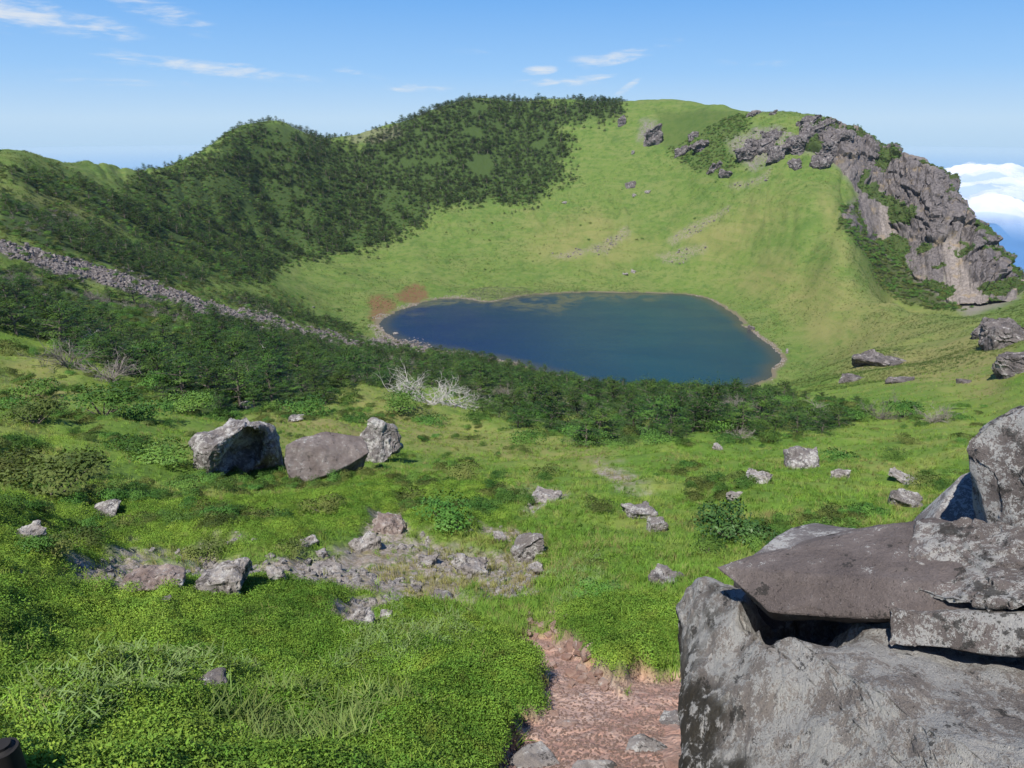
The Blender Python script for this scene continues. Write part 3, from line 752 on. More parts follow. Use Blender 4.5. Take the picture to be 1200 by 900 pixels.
# ---- the three big boulders in the grass
def base_d(px, py): return hit(px, py)[1]
dB = base_d(270, 562)
def rel(l, d0): return [P(a, b, d0 + c) for a, b, c in l]
b1 = rel([(226,514,0.7),(240,505,1.3),(264,497,1.6),(304,494,2.2),(288,499,0.1),(252,522,-.6),(244,535,-.6),(245,558,-.2),(232,560,.2),(226,538,.5),(316,500,1.5),(331,521,2.1),(333,545,2.0),(312,554,1.6),(276,556,.8),(225,520,2.6),(270,500,4.2),(322,504,4),(332,556,4.0),(236,575,3.0)], dB)
o = hull_mesh('boulder', b1, 0.08, 0.27, 0.9, 31, basalt, 0.12, sharp=34, dents=[(P(283, 532, dB + .6), 1.35, (-.15, 1.15, .25))])
tag(o, 'grey boulder with a deep shaded hollow, leftmost of three in the grass', 'boulder', 'three boulders in the grass')
dB = base_d(365, 566)
b2 = rel([(334,522,.8),(352,513,1.5),(384,506,2.2),(425,510,2.3),(433,530,1.4),(415,542,0.8),(385,556,.3),(347,570,-.2),(335,552,.1),(332,538,.4),(360,510,2.8),(425,520,3.4),(345,580,1.5),(420,560,2)], dB)
o = hull_mesh('boulder', b2, 0.085, 0.12, 0.8, 35, rock_material('basalt_brown', c3(0.13, 0.105, 0.095), c3(0.20, 0.17, 0.155), 0.15, 0.3, 1.2), 0.03, sharp=36)
tag(o, 'low brownish flat boulder between the two pale boulders in the grass', 'boulder', 'three boulders in the grass')
dB = base_d(445, 542)
b3 = rel([(421,515,.8),(436,491,1.2),(447,496,1.1),(461,501,1.4),(472,521,1.2),(462,533,.4),(448,543,0),(432,541,.1),(421,534,.4),(437,493,2),(470,525,2.4),(430,540,2)], dB)
o = hull_mesh('boulder', b3, 0.075, 0.26, 1.0, 38, basalt, 0.14, sharp=38)
tag(o, 'jagged grey peak-shaped boulder, rightmost of three in the grass', 'boulder', 'three boulders in the grass')

# ---- smaller rocks lying on the slope
def boulder_pts(n, sx, sy, sz, rng):
    c = np.array([(a, b, d) for a in (-1, 1) for b in (-1, 1) for d in (-1, 1)], float)
    c = c * rng.uniform(.45, 1.0, (8, 3)); c[:, 0] += c[:, 2] * rng.uniform(-.3, .3); c[:, 1] += c[:, 2] * rng.uniform(-.3, .3)
    v = rng.normal(size=(max(n - 10, 3), 3)); v /= np.linalg.norm(v, axis=1)[:, None]
    v = np.concatenate([c, v * rng.uniform(.7, 1.05, (len(v), 1))])
    a = rng.uniform(-.5, .5); v = np.stack([v[:, 0] * math.cos(a) - v[:, 1] * math.sin(a), v[:, 0] * math.sin(a) + v[:, 1] * math.cos(a), v[:, 2]], -1)
    return v * np.array([sx, sy, sz])
ROCKS = [ # px, py(base), width px, height px, material, label
 (36,634,30,20,'p','small whitish rock in the shrubs, nearest the left edge'),
 (126,606,36,15,'b','low purplish flat rock above the worn bank'),
 (264,690,66,44,'p','largest white outcrop on the worn bank'),
 (182,690,62,20,'r','low pinkish outcrop on the worn bank beside the largest white outcrop'),
 (362,640,28,13,'p','pale flat stone above the worn bank'),
 (378,652,16,12,'p','small pale stone just below another pale flat stone'),
 (326,682,22,24,'p','upright pale stone right of the largest white outcrop'),
 (382,672,44,16,'p','long low pale outcrop at the middle of the worn bank'),
 (458,622,40,22,'r','reddish brown outcrop at the upper end of the worn bank'),
 (430,644,34,24,'p','hollowed pale outcrop below the reddish brown outcrop'),
 (500,664,30,20,'p','small ragged grey outcrop in the rubble'),
 (552,672,44,26,'p','pale blue grey outcrop at the right end of the rubble'),
 (520,704,22,12,'b','small dark stone at the foot of the rubble'),
 (487,694,14,10,'b','tiny dark stone left at the foot of the rubble'),
 (620,656,40,42,'b','knobbly pale and dark boulder standing at the end of the rubble'),
 (628,672,24,22,'p','smooth whitish stone leaning below the knobbly boulder'),
 (586,634,20,18,'p','small grey rock just left of the knobbly boulder'),
 (748,606,40,20,'b','low lichened rock in the open grass beyond the path'),
 (770,622,24,20,'b','dark lichened rock touching the low lichened rock'),
 (938,548,44,24,'b','dark slabby rock tilted in the grass below the fir thicket'),
 (983,560,30,16,'p','pale rounded rock next to the dark slabby rock'),
 (886,566,42,15,'p','ragged pale rock in the grass left of the dark slabby rock'),
 (860,586,34,12,'p','pale low rock just above the lone green shrub'),
 (1060,566,44,10,'p','flat pale rock in the grass left of the topmost boulder'),
 (1064,592,32,18,'b','reddish rough rock nearest the summit boulders in the grass'),
 (841,527,16,10,'p','small white rock just below the fir thicket'),
 (422,736,44,24,'p','flat pale rock half sunk in the bright green mat'),
 (452,724,18,11,'p','little whitish stone by the flat rock in the mat'),
 (246,812,36,16,'b','dark purplish stone pile in the brown heather'),
 (194,707,12,10,'b','tiny dark stone in the mat below the largest white outcrop'),
 (780,684,34,18,'b','dark broken stone by the big lichened slab'),
 (640,588,46,12,'p','pale bare stone patch above the knobbly boulder'),
 (290,478,14,9,'b','small grey stone left of the low boulders'),
 (348,494,20,9,'b','small grey rock under bushes above the flat brownish boulder'),
 (1180,404,52,34,'f','rugged dark crag at the right edge below the cliff foot'),
 (1158,392,26,26,'f','small dark crag left of the rugged crag'),
 (1196,436,44,30,'f','dark crag at the right edge under the rugged crag'),
 (1030,428,52,12,'f','long flat rock outcrop in the meadow right of the lake'),
 (1000,446,26,8,'f','low dark rock left in the meadow right of the lake'),
 (1054,448,26,7,'f','low dark rock beside another in the meadow right of the lake'),
 (1130,449,14,6,'f','lone small dark rock in the meadow below the crags'),
 (765,166,22,28,'f','dark crag jutting from the far green slope'),
 (728,146,10,16,'f','narrow dark rock just under the far rim'),
 (738,217,14,7,'f','grey boulder alone on the far green slope'),
 (758,226,9,6,'p','right one of two pale boulders on the far green slope'),
 (743,230,7,6,'p','left one of two pale boulders on the far green slope'),
 (662,238,9,4,'p','pale stone on the far meadow below the wood'),
 (742,180,6,7,'p','tiny upright pale stone on the far green slope'),
 (742,319,8,4,'p','pale stone on the far shore meadow'),
 (732,322,10,4,'p','flat pale stone on the far shore meadow beside another'),
 (880,386,8,6,'f','dark stone at the lake edge on its right shore'),
 (922,414,4,8,'p','tiny white upright stone right of the lake'),
 (853,206,18,9,'f','grey rock low on the slope below the scrub'),
 (464,392,10,4,'p','pale stone in the water at the left shore'),
]
MATS = {'b': basalt, 'p': pale_rock, 'r': rock_material('pinkish_brown_rock', c3(0.15, 0.11, 0.095), c3(0.26, 0.21, 0.185), .35, .5, 2.2), 'f': far_rock}
ROCK_FOOT = []
for i, (px, py, wp, hp, mk, lab) in enumerate(ROCKS):
    rng = np.random.default_rng(100 + i)
    g, d = hit(px, py)
    sl = math.hypot(d, g.z); k = sl / F
    wx = wp * k * ((.72 if py < 610 else .85) if mk == 'p' else 1); hz = hp * k * (1.15 if hp < wp else 1.0)
    n = 16 + int(rng.integers(0, 12))
    pts = boulder_pts(n, wx * 0.52, wx * 0.40 + hz * .15, hz * (0.62 if hp >= wp else 0.5 if mk == 'f' else (0.30 if mk != 'b' else 0.44)), rng)
    az = math.atan2(g.x, g.y); ca, sa = math.cos(-az), math.sin(-az)
    tilt = rng.uniform(-.25, .25)
    pts[:, 2] += pts[:, 0] * tilt
    pts = np.stack([pts[:, 0] * ca - pts[:, 1] * sa, pts[:, 0] * sa + pts[:, 1] * ca, pts[:, 2]], -1)
    org = np.array([g.x + math.sin(az) * wx * .2, g.y + math.cos(az) * wx * .2, g.z + hz * (0.10 if mk != 'f' else 0.02)])
    fine = max(wx / 26, 0.02)
    o = hull_mesh('rock', pts, fine, min(wx, 1.4 * hz) * 0.13, 2.2 / max(min(wx, 2 * hz), .05), 200 + i, MATS[mk], min(wx, 1.7 * hz) * 0.08, origin=np.zeros(3), sharp=30)
    o.location = org
    tag(o, lab, 'rock', 'rocks scattered over the crater')
    ROCK_FOOT.append((org[0], org[1], wx * 0.5))

# ---- flat stones set in the path
for px, py, wp, hp, lab in [(757,880,58,34,'rounded flat stone set in the red path, largest by the slab'),(622,896,66,40,'cracked pale stone set in the path at the mat edge'),(690,906,64,30,'broad pale worn stone at the near end of the red path'),
                            (787,846,32,26,'dark grey stone sunk where the path meets the big slab'),(644,838,26,14,'small pink stone at the left path edge'),(800,905,40,30,'pinkish stone between the path and the big slab'),(665,852,30,16,'low pinkish stone on the left part of the path')]:
    i += 1
    rng = np.random.default_rng(400 + i); g, d = hit(px, py); k = math.hypot(d, g.z) / F
    pts = boulder_pts(30, wp * k * .5, hp * k * .7, wp * k * .13, rng); pts[:8] *= .82
    o = hull_mesh('stone', pts, 0.022, 0.035, 4.0, 420 + i, pale_rock if 'pale' in lab or 'rounded' in lab else (basalt if 'dark' in lab else red_rock), 0.01, origin=np.zeros(3))
    o.location = (g.x, g.y, g.z - .015); o.rotation_euler = (0, 0, rng.uniform(-.5, .5))
    tag(o, lab, 'stone', 'flat stones in the path')
cob = []
for j in range(46):
    rng = np.random.default_rng(600 + j)
    f = rng.random(); px = 640 + 45 * f + rng.normal() * 17; py = 722 + f * 85 + rng.normal() * 5
    g, d = hit(px, py); s = rng.uniform(.04, .105)
    if j < 6:
        o = hull_mesh('stone', boulder_pts(16, s, s * .85, s * .65, rng), 0.02, 0.006, 9.0, 640 + j, red_rock, 0.006, origin=np.zeros(3)); cob.append(o)
    else:
        o = cob[j % 6].copy(); C.objects.link(o); k = rng.uniform(.7, 1.25); o.scale = (k, k, k * rng.uniform(.8, 1.1))
    o.location = (g.x, g.y, g.z + .02); o.rotation_euler = (rng.uniform(-.3, .3), rng.uniform(-.3, .3), rng.uniform(0, 6))
    tag(o, 'reddish cobble among the loose cobbles at the upper end of the path', 'stone', 'loose cobbles heaped on the path')

# ---- crags along the right rim
CRAGS = [(955,160,34,26,'blocky'),(972,176,36,26,'split'),(935,172,30,20,'low'),(985,168,24,24,'upright'),(912,178,26,14,'flat'),(890,172,30,14,'tilted'),(875,182,24,12,'slabby'),(905,160,22,12,'small'),(948,146,24,16,'rounded'),(966,150,20,14,'dark'),
         (885,134,18,9,'flat topped'),(905,134,8,5,'tiny'),(1010,158,14,8,'pointed'),(990,190,22,16,'leaning'),(960,192,26,12,'broken'),(930,194,20,10,'grey'),(838,196,16,8,'half buried'),(822,172,20,9,'grey slanting'),(800,178,18,8,'slanting'),(812,160,14,7,'dark slanting')]
for j, (px, py, wp, hp, adj) in enumerate(CRAGS):
    rng = np.random.default_rng(700 + j); g, d = hit(px, py); k = d / F
    pts = boulder_pts(18, wp * k * .46, wp * k * .42, hp * k * .62, rng); pts[:, 2] += pts[:, 0] * rng.uniform(.1, .5)
    o = hull_mesh('crag', pts, wp * k / 26, wp * k * .13, 2.6 / (wp * k), 720 + j, far_rock, wp * k * .13, origin=np.zeros(3), sharp=22)
    o.location = (g.x, g.y, g.z - hp * k * .02)
    lab = adj + ' dark crag on the rim at the top of the cliff' if px > 860 else adj + ' rock in the scrub on the far green slope'
    if adj in ('flat topped', 'tiny'): lab = adj + ' crag standing on the skyline left of the cliff'
    tag(o, lab, 'crag', 'crags along the right rim')

# ---- grey run of broken stone on the left slope
def rubble_protos(n, mat, seed, nm):
    out = []
    for j in range(n):
        rng = np.random.default_rng(seed + j)
        o = hull_mesh(nm, boulder_pts(12, .6, .5, .42, rng), 0.22, 0.05, 1.6, seed + 50 + j, mat, 0.05, origin=np.zeros(3), sharp=20)
        C.objects.unlink(o); out.append(o)
    return out
# ------------------------------------------------------------------ scatter helper (geometry nodes)
def scatter(name, pts, scl, rot, idx, protos, label, kind='stuff'):
    pts = np.asarray(pts, np.float32)
    me = bpy.data.meshes.new(name); me.vertices.add(len(pts)); me.vertices.foreach_set('co', pts.ravel())
    a = me.attributes.new('size', 'FLOAT', 'POINT'); a.data.foreach_set('value', np.asarray(scl, np.float32))
    a = me.attributes.new('turn', 'FLOAT_VECTOR', 'POINT'); a.data.foreach_set('vector', np.asarray(rot, np.float32).ravel())
    a = me.attributes.new('pick', 'INT', 'POINT'); a.data.foreach_set('value', np.asarray(idx, np.int32))
    o = bpy.data.objects.new(name, me); C.objects.link(o)
    g = bpy.data.node_groups.new(name + '_scatter', 'GeometryNodeTree')
    g.interface.new_socket('Geometry', in_out='INPUT', socket_type='NodeSocketGeometry'); g.interface.new_socket('Geometry', in_out='OUTPUT', socket_type='NodeSocketGeometry')
    t = NT(g)
    gi = t.n('NodeGroupInput'); go = t.n('NodeGroupOutput')
    ip = t.n('GeometryNodeInstanceOnPoints')
    jn = t.n('GeometryNodeJoinGeometry')
    for p in reversed(protos):
        oi = t.n('GeometryNodeObjectInfo'); oi.inputs['Object'].default_value = p; oi.inputs['As Instance'].default_value = True
        t.l(oi.outputs['Geometry'], jn.inputs[0])
    t.l(gi.outputs[0], ip.inputs['Points']); t.l(jn.outputs[0], ip.inputs['Instance'])
    ip.inputs['Pick Instance'].default_value = True
    na = t.n('GeometryNodeInputNamedAttribute', data_type='INT'); na.inputs['Name'].default_value = 'pick'; t.l(na.outputs[0], ip.inputs['Instance Index'])
    na = t.n('GeometryNodeInputNamedAttribute', data_type='FLOAT'); na.inputs['Name'].default_value = 'size'; t.l(na.outputs[0], ip.inputs['Scale'])
    na = t.n('GeometryNodeInputNamedAttribute', data_type='FLOAT_VECTOR'); na.inputs['Name'].default_value = 'turn'
    er = t.n('FunctionNodeEulerToRotation'); t.l(na.outputs[0], er.inputs[0]); t.l(er.outputs[0], ip.inputs['Rotation'])
    t.l(ip.outputs[0], go.inputs[0])
    m = o.modifiers.new('scatter', 'NODES'); m.node_group = g
    o['kind'] = kind; o['label'] = label
    return o

def leaf_mat(name, fn, trans=0.3, rough=0.6):
    m, t, out = new_mat(name)
    pos = t.n('ShaderNodeNewGeometry').outputs['Position']
    rnd = t.n('ShaderNodeObjectInfo').outputs['Random']
    col = fn(t, pos, rnd)
    b = t.n('ShaderNodeBsdfPrincipled'); t.val(b.inputs['Base Color'], col); b.inputs['Roughness'].default_value = rough; b.inputs['Specular IOR Level'].default_value = 0.1
    tr = t.n('ShaderNodeBsdfTranslucent'); t.val(tr.inputs[0], t.mix(0.35, col, c3(0.16, 0.22, 0.02)))
    mx = t.n('ShaderNodeMixShader'); mx.inputs[0].default_value = trans
    t.l(b.outputs[0], mx.inputs[1]); t.l(tr.outputs[0], mx.inputs[2]); t.l(mx.outputs[0], out.inputs[0])
    return m

def _vary(t, col, rnd, lo=0.7, hi=1.25):
    h = t.n('ShaderNodeHueSaturation'); t.l(col, h.inputs['Color']); t.val(h.inputs['Value'], t.rng(rnd, 0, 1, lo, hi)); t.val(h.inputs['Hue'], t.rng(t.math('FRACT', t.math('MULTIPLY', rnd, 7.31)), 0, 1, .487, .513))
    return h.outputs[0]
grass_mat = leaf_mat('grass_blades', lambda t, p, r: _vary(t, t.mix(t.math('MULTIPLY', t.math('GREATER_THAN', t.math('FRACT', t.math('MULTIPLY', r, 13.7)), 0.86), .8), t.vmath('SCALE', grass_palette(t, p), 1.75), c3(0.30, 0.27, 0.11)), r), 0.4)
meadow_mat = leaf_mat('meadow_blades', lambda t, p, r: _vary(t, t.mix(t.rng(t.noise(p, .05, 5, .65), .38, .62), c3(0.075, 0.13, 0.03), c3(0.15, 0.175, 0.055)), r, .6, 1.3), 0.3)
dry_mat = leaf_mat('dry_grass_blades', lambda t, p, r: _vary(t, t.mix(t.noise(p, 1.2), c3(0.34, 0.29, 0.13), c3(0.20, 0.22, 0.06)), r), 0.3)
def _mat_col(t, p, r):
    n = t.noise(p, 0.5, 5, 0.65); n2 = t.noise(p, 2.3, 4, 0.65)
    c = t.mix(t.rng(n, 0.36, 0.64), c3(0.115, 0.225, 0.03), c3(0.23, 0.36, 0.05))
    c = t.mix(t.rng(n2, 0.56, 0.72, 0, .5), c, c3(0.21, 0.23, 0.045))
    c = t.mix(t.rng(t.noise(p, 1.3, 6, .75), 0.58, 0.68, 0, .7), c, c3(0.10, 0.085, 0.03))
    return _vary(t, c, r, .65, 1.3)
mat_mat = leaf_mat('crowberry_leaves', _mat_col, 0.25)
sage_mat = leaf_mat('sage_green_sprays', lambda t, p, r: _vary(t, t.mix(t.noise(p, 3.0), c3(0.13, 0.20, 0.06), c3(0.22, 0.30, 0.11)), r), 0.2)
fir_mat = leaf_mat('fir_needles', lambda t, p, r: _vary(t, t.mix(t.rng(t.noise(p, 1.1, 4, .65), .35, .68), c3(0.020, 0.048, 0.011), c3(0.078, 0.145, 0.027)), r, .65, 1.35), 0.12, 0.5)
shrub_mat = leaf_mat('shrub_leaves', lambda t, p, r: _vary(t, t.mix(t.rng(t.noise(p, 2.2, 4, .65), .35, .66), c3(0.055, 0.13, 0.026), c3(0.125, 0.235, 0.045)), r, .7, 1.3), 0.2, 0.45)
heath_mat = leaf_mat('heath_leaves', lambda t, p, r: _vary(t, t.mix(t.rng(t.noise(p, 1.4, 4, .65), .35, .66), c3(0.07, 0.105, 0.026), c3(0.15, 0.18, 0.05)), r, .7, 1.3), 0.2, 0.6)
grey_mat = leaf_mat('bare_twigs', lambda t, p, r: _vary(t, t.mix(t.noise(p, 3), c3(0.16, 0.14, 0.12), c3(0.30, 0.27, 0.24)), r), 0.0, 0.8)
bark_mat, t, out = new_mat('fir_bark')
principled(t, out, t.mix(t.noise(t.n('ShaderNodeTexCoord').outputs['Object'], 14.0), c3(0.09, 0.075, 0.06), c3(0.20, 0.17, 0.145)), 0.9)
dead_mat, t, out = new_mat('bleached_wood')
principled(t, out, t.mix(t.noise(t.n('ShaderNodeTexCoord').outputs['Object'], 9.0, 5), c3(0.28, 0.26, 0.24), c3(0.58, 0.56, 0.53)), 0.8)

# ------------------------------------------------------------------ plant shapes
def shade_up(o, N, w):
    """soft foliage shading: vertex normals follow the plant's outline more than each leaf"""
    me = o.data; n = len(me.vertices)
    flip = []; fn = np.zeros((n, 3)); pn = np.empty(len(me.polygons) * 3, np.float32); me.polygons.foreach_get('normal', pn); pn = pn.reshape(-1, 3)
    for i, p in enumerate(me.polygons):
        q = pn[i]
        if q @ N[p.vertices[0]] < 0: q = -q; flip.append(i)
        for v in p.vertices: fn[v] += q
    for i in flip: me.polygons[i].flip()
    fn /= np.linalg.norm(fn, axis=1)[:, None] + 1e-9
    M = N * w + fn * (1 - w); M /= np.linalg.norm(M, axis=1)[:, None] + 1e-9
    me.polygons.foreach_set('use_smooth', np.ones(len(me.polygons), bool))
    me.normals_split_custom_set_from_vertices([tuple(q) for q in M])
    return o
def radial(v, c, up=.4):
    q = np.asarray(v, float) - np.asarray(c); q /= np.linalg.norm(q, axis=1)[:, None] + 1e-9
    q[:, 2] += up; return q / (np.linalg.norm(q, axis=1)[:, None] + 1e-9)

def blades(n, rng, h, spread, wid, bend, mat, nm):
    V = []; Fc = []
    for i in range(n):
        a = rng.uniform(0, 6.283); r = spread * math.sqrt(rng.random()); L = h * rng.uniform(.55, 1.1); lean = rng.uniform(.1, 1.0) * bend
        dx, dy = math.cos(a), math.sin(a); sx, sy = -dy, dx
        bx, by = rng.normal() * spread * .5, rng.normal() * spread * .5
        base = len(V); w_ = wid * rng.uniform(.7, 1.3)
        for k, (s, ww) in enumerate(((0, 1), (.4, .85), (.75, .55), (1, .05))):
            out = lean * L * s ** 1.8; up = L * s * (1 - .35 * lean * s)
            V.append((bx + dx * out - sx * w_ * ww, by + dy * out - sy * w_ * ww, up - .02)); V.append((bx + dx * out + sx * w_ * ww, by + dy * out + sy * w_ * ww, up - .02))
        for k in range(3):
            b = base + 2 * k; Fc.append((b, b + 1, b + 3, b + 2))
    o = mesh_obj(nm, V, np.array(Fc), mat, link=False)
    return shade_up(o, np.tile([0, 0, 1.0], (len(V), 1)), .7)

def leaf_quads(centers, normals, axis, L, W):
    """diamond leaves; returns verts, faces"""
    n = len(centers)
    axis = axis - normals * (axis * normals).sum(1)[:, None]
    axis /= np.linalg.norm(axis, axis=1)[:, None] + 1e-9
    side = np.cross(normals, axis)
    L = np.broadcast_to(np.asarray(L, float).reshape(-1, 1), (n, 1)); W = np.broadcast_to(np.asarray(W, float).reshape(-1, 1), (n, 1))
    v = np.stack([centers - axis * L * .5, centers + side * W * .5, centers + axis * L * .5, centers - side * W * .5], 1).reshape(-1, 3)
    f = np.arange(4 * n).reshape(n, 4)
    return v, f

def cushion(n, rng, r, h, leaf, mat, nm, upw=.6):
    a = rng.uniform(0, 6.283, n); q = np.sqrt(rng.random(n)) * r
    z = h * (1 - (q / r) ** 2) * rng.uniform(.25, 1.0, n)
    c = np.stack([np.cos(a) * q, np.sin(a) * q, z], -1)
    nr = np.stack([np.cos(a) * q / r, np.sin(a) * q / r, np.full(n, upw)], -1) + rng.normal(size=(n, 3)) * .5
    nr /= np.linalg.norm(nr, axis=1)[:, None]
    ax = rng.normal(size=(n, 3)); ax[:, 2] += .8
    v, f = leaf_quads(c, nr, ax, leaf * rng.uniform(.7, 1.4, n), leaf * .5 * rng.uniform(.7, 1.3, n))
    o = mesh_obj(nm, v, f, mat, link=False)
    return shade_up(o, radial(v, (0, 0, -r * .6), .3), .6)

def tube(V, Fc, pts, r0, r1, sides=5):
    b = len(V); n = len(pts)
    for i, p in enumerate(pts):
        p = Vector(p); d = (Vector(pts[min(i + 1, n - 1)]) - Vector(pts[max(i - 1, 0)])).normalized()
        u = d.orthogonal().normalized(); v = d.cross(u); rr = r0 + (r1 - r0) * i / (n - 1)
        for k in range(sides):
            a = 6.2832 * k / sides; V.append(tuple(p + (u * math.cos(a) + v * math.sin(a)) * rr))
    for i in range(n - 1):
        for k in range(sides):
            k2 = (k + 1) % sides
            Fc.append((b + i * sides + k, b + i * sides + k2, b + (i + 1) * sides + k2, b + (i + 1) * sides + k))

def fir(seed, h, r, nb, ns, leaf, lean=.15, flat=.5):
    """wind-trimmed mountain fir: trunk with limbs, crown of layered needle sprays"""
    rng = np.random.default_rng(seed)
    TV = []; TF = []
    la = rng.uniform(0, 6.283); tx, ty = math.cos(la) * lean * h, math.sin(la) * lean * h
    tp = [(tx * s * s, ty * s * s, h * .93 * s) for s in np.linspace(-.12, 1, 8)]
    tube(TV, TF, tp, .045 * h, .008 * h, 6)
    CV = []; CF = []; cnt = 0
    for b in range(nb):
        s = .16 + .82 * ((b + rng.random()) / nb) ** .85
        a = b * 2.399 + rng.normal() * .35
        L = r * (1 - s ** 2.2 * (.72 if flat > .4 else .85)) * rng.uniform(.6, 1.15)
        o = np.array([tx * s * s, ty * s * s, h * .93 * s]); dr = np.array([math.cos(a), math.sin(a), rng.uniform(-.02, .3)])
        tip = o + dr * L; mid = o + dr * L * .5 + np.array([0, 0, .03 * h])
        tube(TV, TF, [tuple(o), tuple(mid), tuple(tip)], .014 * h, .004 * h, 4)
        m = int(ns * (.4 + L / r))
        u = rng.random(m) ** .7
        side = np.array([-dr[1], dr[0], 0]);
        wsp = (L * .42) * (1 - .55 * u) * rng.normal(size=m) * .75
        c = o + dr * (L * (.18 + .86 * u))[:, None] + side * wsp[:, None]
        c[:, 2] += rng.normal(size=m) * .016 * h - .12 * np.abs(wsp) + .03 * h
        nr = np.array([0, 0, 1.0]) + rng.normal(size=(m, 3)) * .28 + dr * .15
        nr /= np.linalg.norm(nr, axis=1)[:, None]
        ax = dr + side * (np.sign(wsp) * .8)[:, None] + rng.normal(size=(m, 3)) * .3
        v, f = leaf_quads(c, nr, ax, leaf * rng.uniform(.7, 1.35, m), leaf * .42 * rng.uniform(.7, 1.3, m))
        CV.append(v); CF.append(f + cnt); cnt += len(v)
    m = ns * 2   # leader tuft
    c = np.array([tx, ty, h * .93]) + rng.normal(size=(m, 3)) * np.array([.13, .13, .09]) * h
    nr = np.array([0, 0, .7]) + rng.normal(size=(m, 3)) * .6; nr /= np.linalg.norm(nr, axis=1)[:, None]
    v, f = leaf_quads(c, nr, rng.normal(size=(m, 3)), leaf * .9, leaf * .4); CV.append(v); CF.append(f + cnt)
    return np.array(TV), TF, np.concatenate(CV), np.concatenate(CF)

def shrub(seed, r, h, n, leaf, lobes=6):
    """low bushy shrub: several uneven leaf clumps on short stems"""
    rng = np.random.default_rng(seed)
    V = []; Fc = []; cnt = 0; TV = []; TF = []
    for k in range(lobes):
        a = rng.uniform(0, 6.283); q = r * .62 * math.sqrt(rng.random()); c0 = np.array([math.cos(a) * q, math.sin(a) * q, h * rng.uniform(.35, .62)])
        rr = r * rng.uniform(.32, .55); hh = h * rng.uniform(.35, .5)
        tube(TV, TF, [(0, 0, -.1), (c0[0] * .5, c0[1] * .5, c0[2] * .45), tuple(c0)], .03 * h, .012 * h, 4)
        m = n // lobes
        d = rng.normal(size=(m, 3)); d /= np.linalg.norm(d, axis=1)[:, None]; d[:, 2] = np.abs(d[:, 2]) * 1.0 - .25 * (rng.random(m) < .35)
        rad = rng.uniform(.55, 1.08, m) ** .6
        bump = 1 + .22 * vnoise(d[:, 0] * 3 + k * 9, d[:, 1] * 3, d[:, 2] * 3, seed)
        c = c0 + d * np.array([rr, rr, hh]) * (rad * bump)[:, None]
        nr = d + rng.normal(size=(m, 3)) * .55; nr /= np.linalg.norm(nr, axis=1)[:, None]
        v, f = leaf_quads(c, nr, d * .5 + rng.normal(size=(m, 3)), leaf * rng.uniform(.7, 1.4, m), leaf * .55 * rng.uniform(.7, 1.3, m))
        V.append(v); Fc.append(f + cnt); cnt += len(v)
    return np.array(TV), TF, np.concatenate(V), np.concatenate(Fc)

def bare_tree(seed, L, nb, up=.35, parent=None, nm='branches'):
    rng = np.random.default_rng(seed); V = []; Fc = []
    def grow(p, d, ln, r, depth):
        pts = [p]; dd = Vector(d)
        for s in range(4):
            dd = (dd + Vector(rng.normal(size=3)) * .22 + Vector((0, 0, .04))).normalized(); pts.append(tuple(Vector(pts[-1]) + dd * ln / 4))
        tube(V, Fc, pts, r, r * .4, 4)
        if depth:
            for c in range(int(rng.integers(4, 8))):
                q = pts[int(rng.integers(1, 5))]; nd = (dd + Vector(rng.normal(size=3)) * .75).normalized(); grow(q, nd, ln * rng.uniform(.35, .65), r * .5, depth - 1)
    for b in range(nb):
        a = rng.uniform(0, 6.283); d = Vector((math.cos(a), math.sin(a), rng.uniform(.05, up * 2))).normalized()
        grow((rng.normal() * L * .06, rng.normal() * L * .06, 0), d, L * rng.uniform(.5, 1.0), L * .018, 2)
    return V, Fc
# ------------------------------------------------------------------ grass and low mats (stuff)
def ring_points(n, d0, d1, seed, az0=-57, az1=47):
    rng = np.random.default_rng(seed)
    d = np.exp(rng.uniform(math.log(d0), math.log(d1), n)); a = rng.uniform(R(az0), R(az1), n)
    X = np.sin(a) * d; Y = np.cos(a) * d
    return X, Y, d, rng
def gm(k, X, Y): return gsample(GM[k], X, Y)
def clear_front(X, Y): return ~((np.hypot(X, Y) < 5.8) & (np.arctan2(X, Y) > R(15.5)))
FEET = np.array(ROCK_FOOT)
def off_rocks(X, Y, pad=.75):
    m = np.ones(len(X), bool)
    for x, y, r in FEET: m &= (X - x) ** 2 + (Y - y) ** 2 > (r * pad) ** 2
    return m
def finish(name, X, Y, d, rng, keep, base, grow, protos, label, sink=0.0, tilt=.25):
    keep = keep & clear_front(X, Y)
    X, Y, d = X[keep], Y[keep], d[keep]
    Z = gsample(GZ, X, Y) - sink
    n = len(X)
    sc = base * rng.uniform(.65, 1.35, n) * (1 + grow * d)
    rot = np.stack([rng.normal(size=n) * tilt, rng.normal(size=n) * tilt, rng.uniform(0, 6.283, n)], -1)
    print(name, n)
    return scatter(name, np.stack([X, Y, Z], -1), sc, rot, rng.integers(0, len(protos), n), protos, label)
BIGROCK = [(790,690),(840,655),(900,630),(1000,610),(1130,600),(1330,560),(1330,1020),(800,1020)]
rr = np.random.default_rng(5)
g_protos = [blades(14, rr, .19, .09, .005, .9, grass_mat, 'grass_tuft') for _ in range(5)]
X, Y, d, rng = ring_points(140000, 3.2, 190, 41)
patch = fbm(X * .5, Y * .5, seed=44)
pxx, pyy = proj(X, Y, gsample(GZ, X, Y))
keep = (rng.random(len(X)) > np.maximum(gm('mat', X, Y) * .97, np.maximum(gm('path', X, Y) * 1.0, gm('bare', X, Y) * .93))) & (gm('wood', X, Y) < .6) & (gm('talus', X, Y) < .3) & off_rocks(X, Y) & (rng.random(len(X)) < .72 + patch)
finish('grass', X, Y, d, rng, keep, .8, .011, g_protos, 'bright green mountain grass on the slope')
w_protos = [blades(14, rr, .19, .09, .005, .9, meadow_mat, 'meadow_tuft') for _ in range(4)]
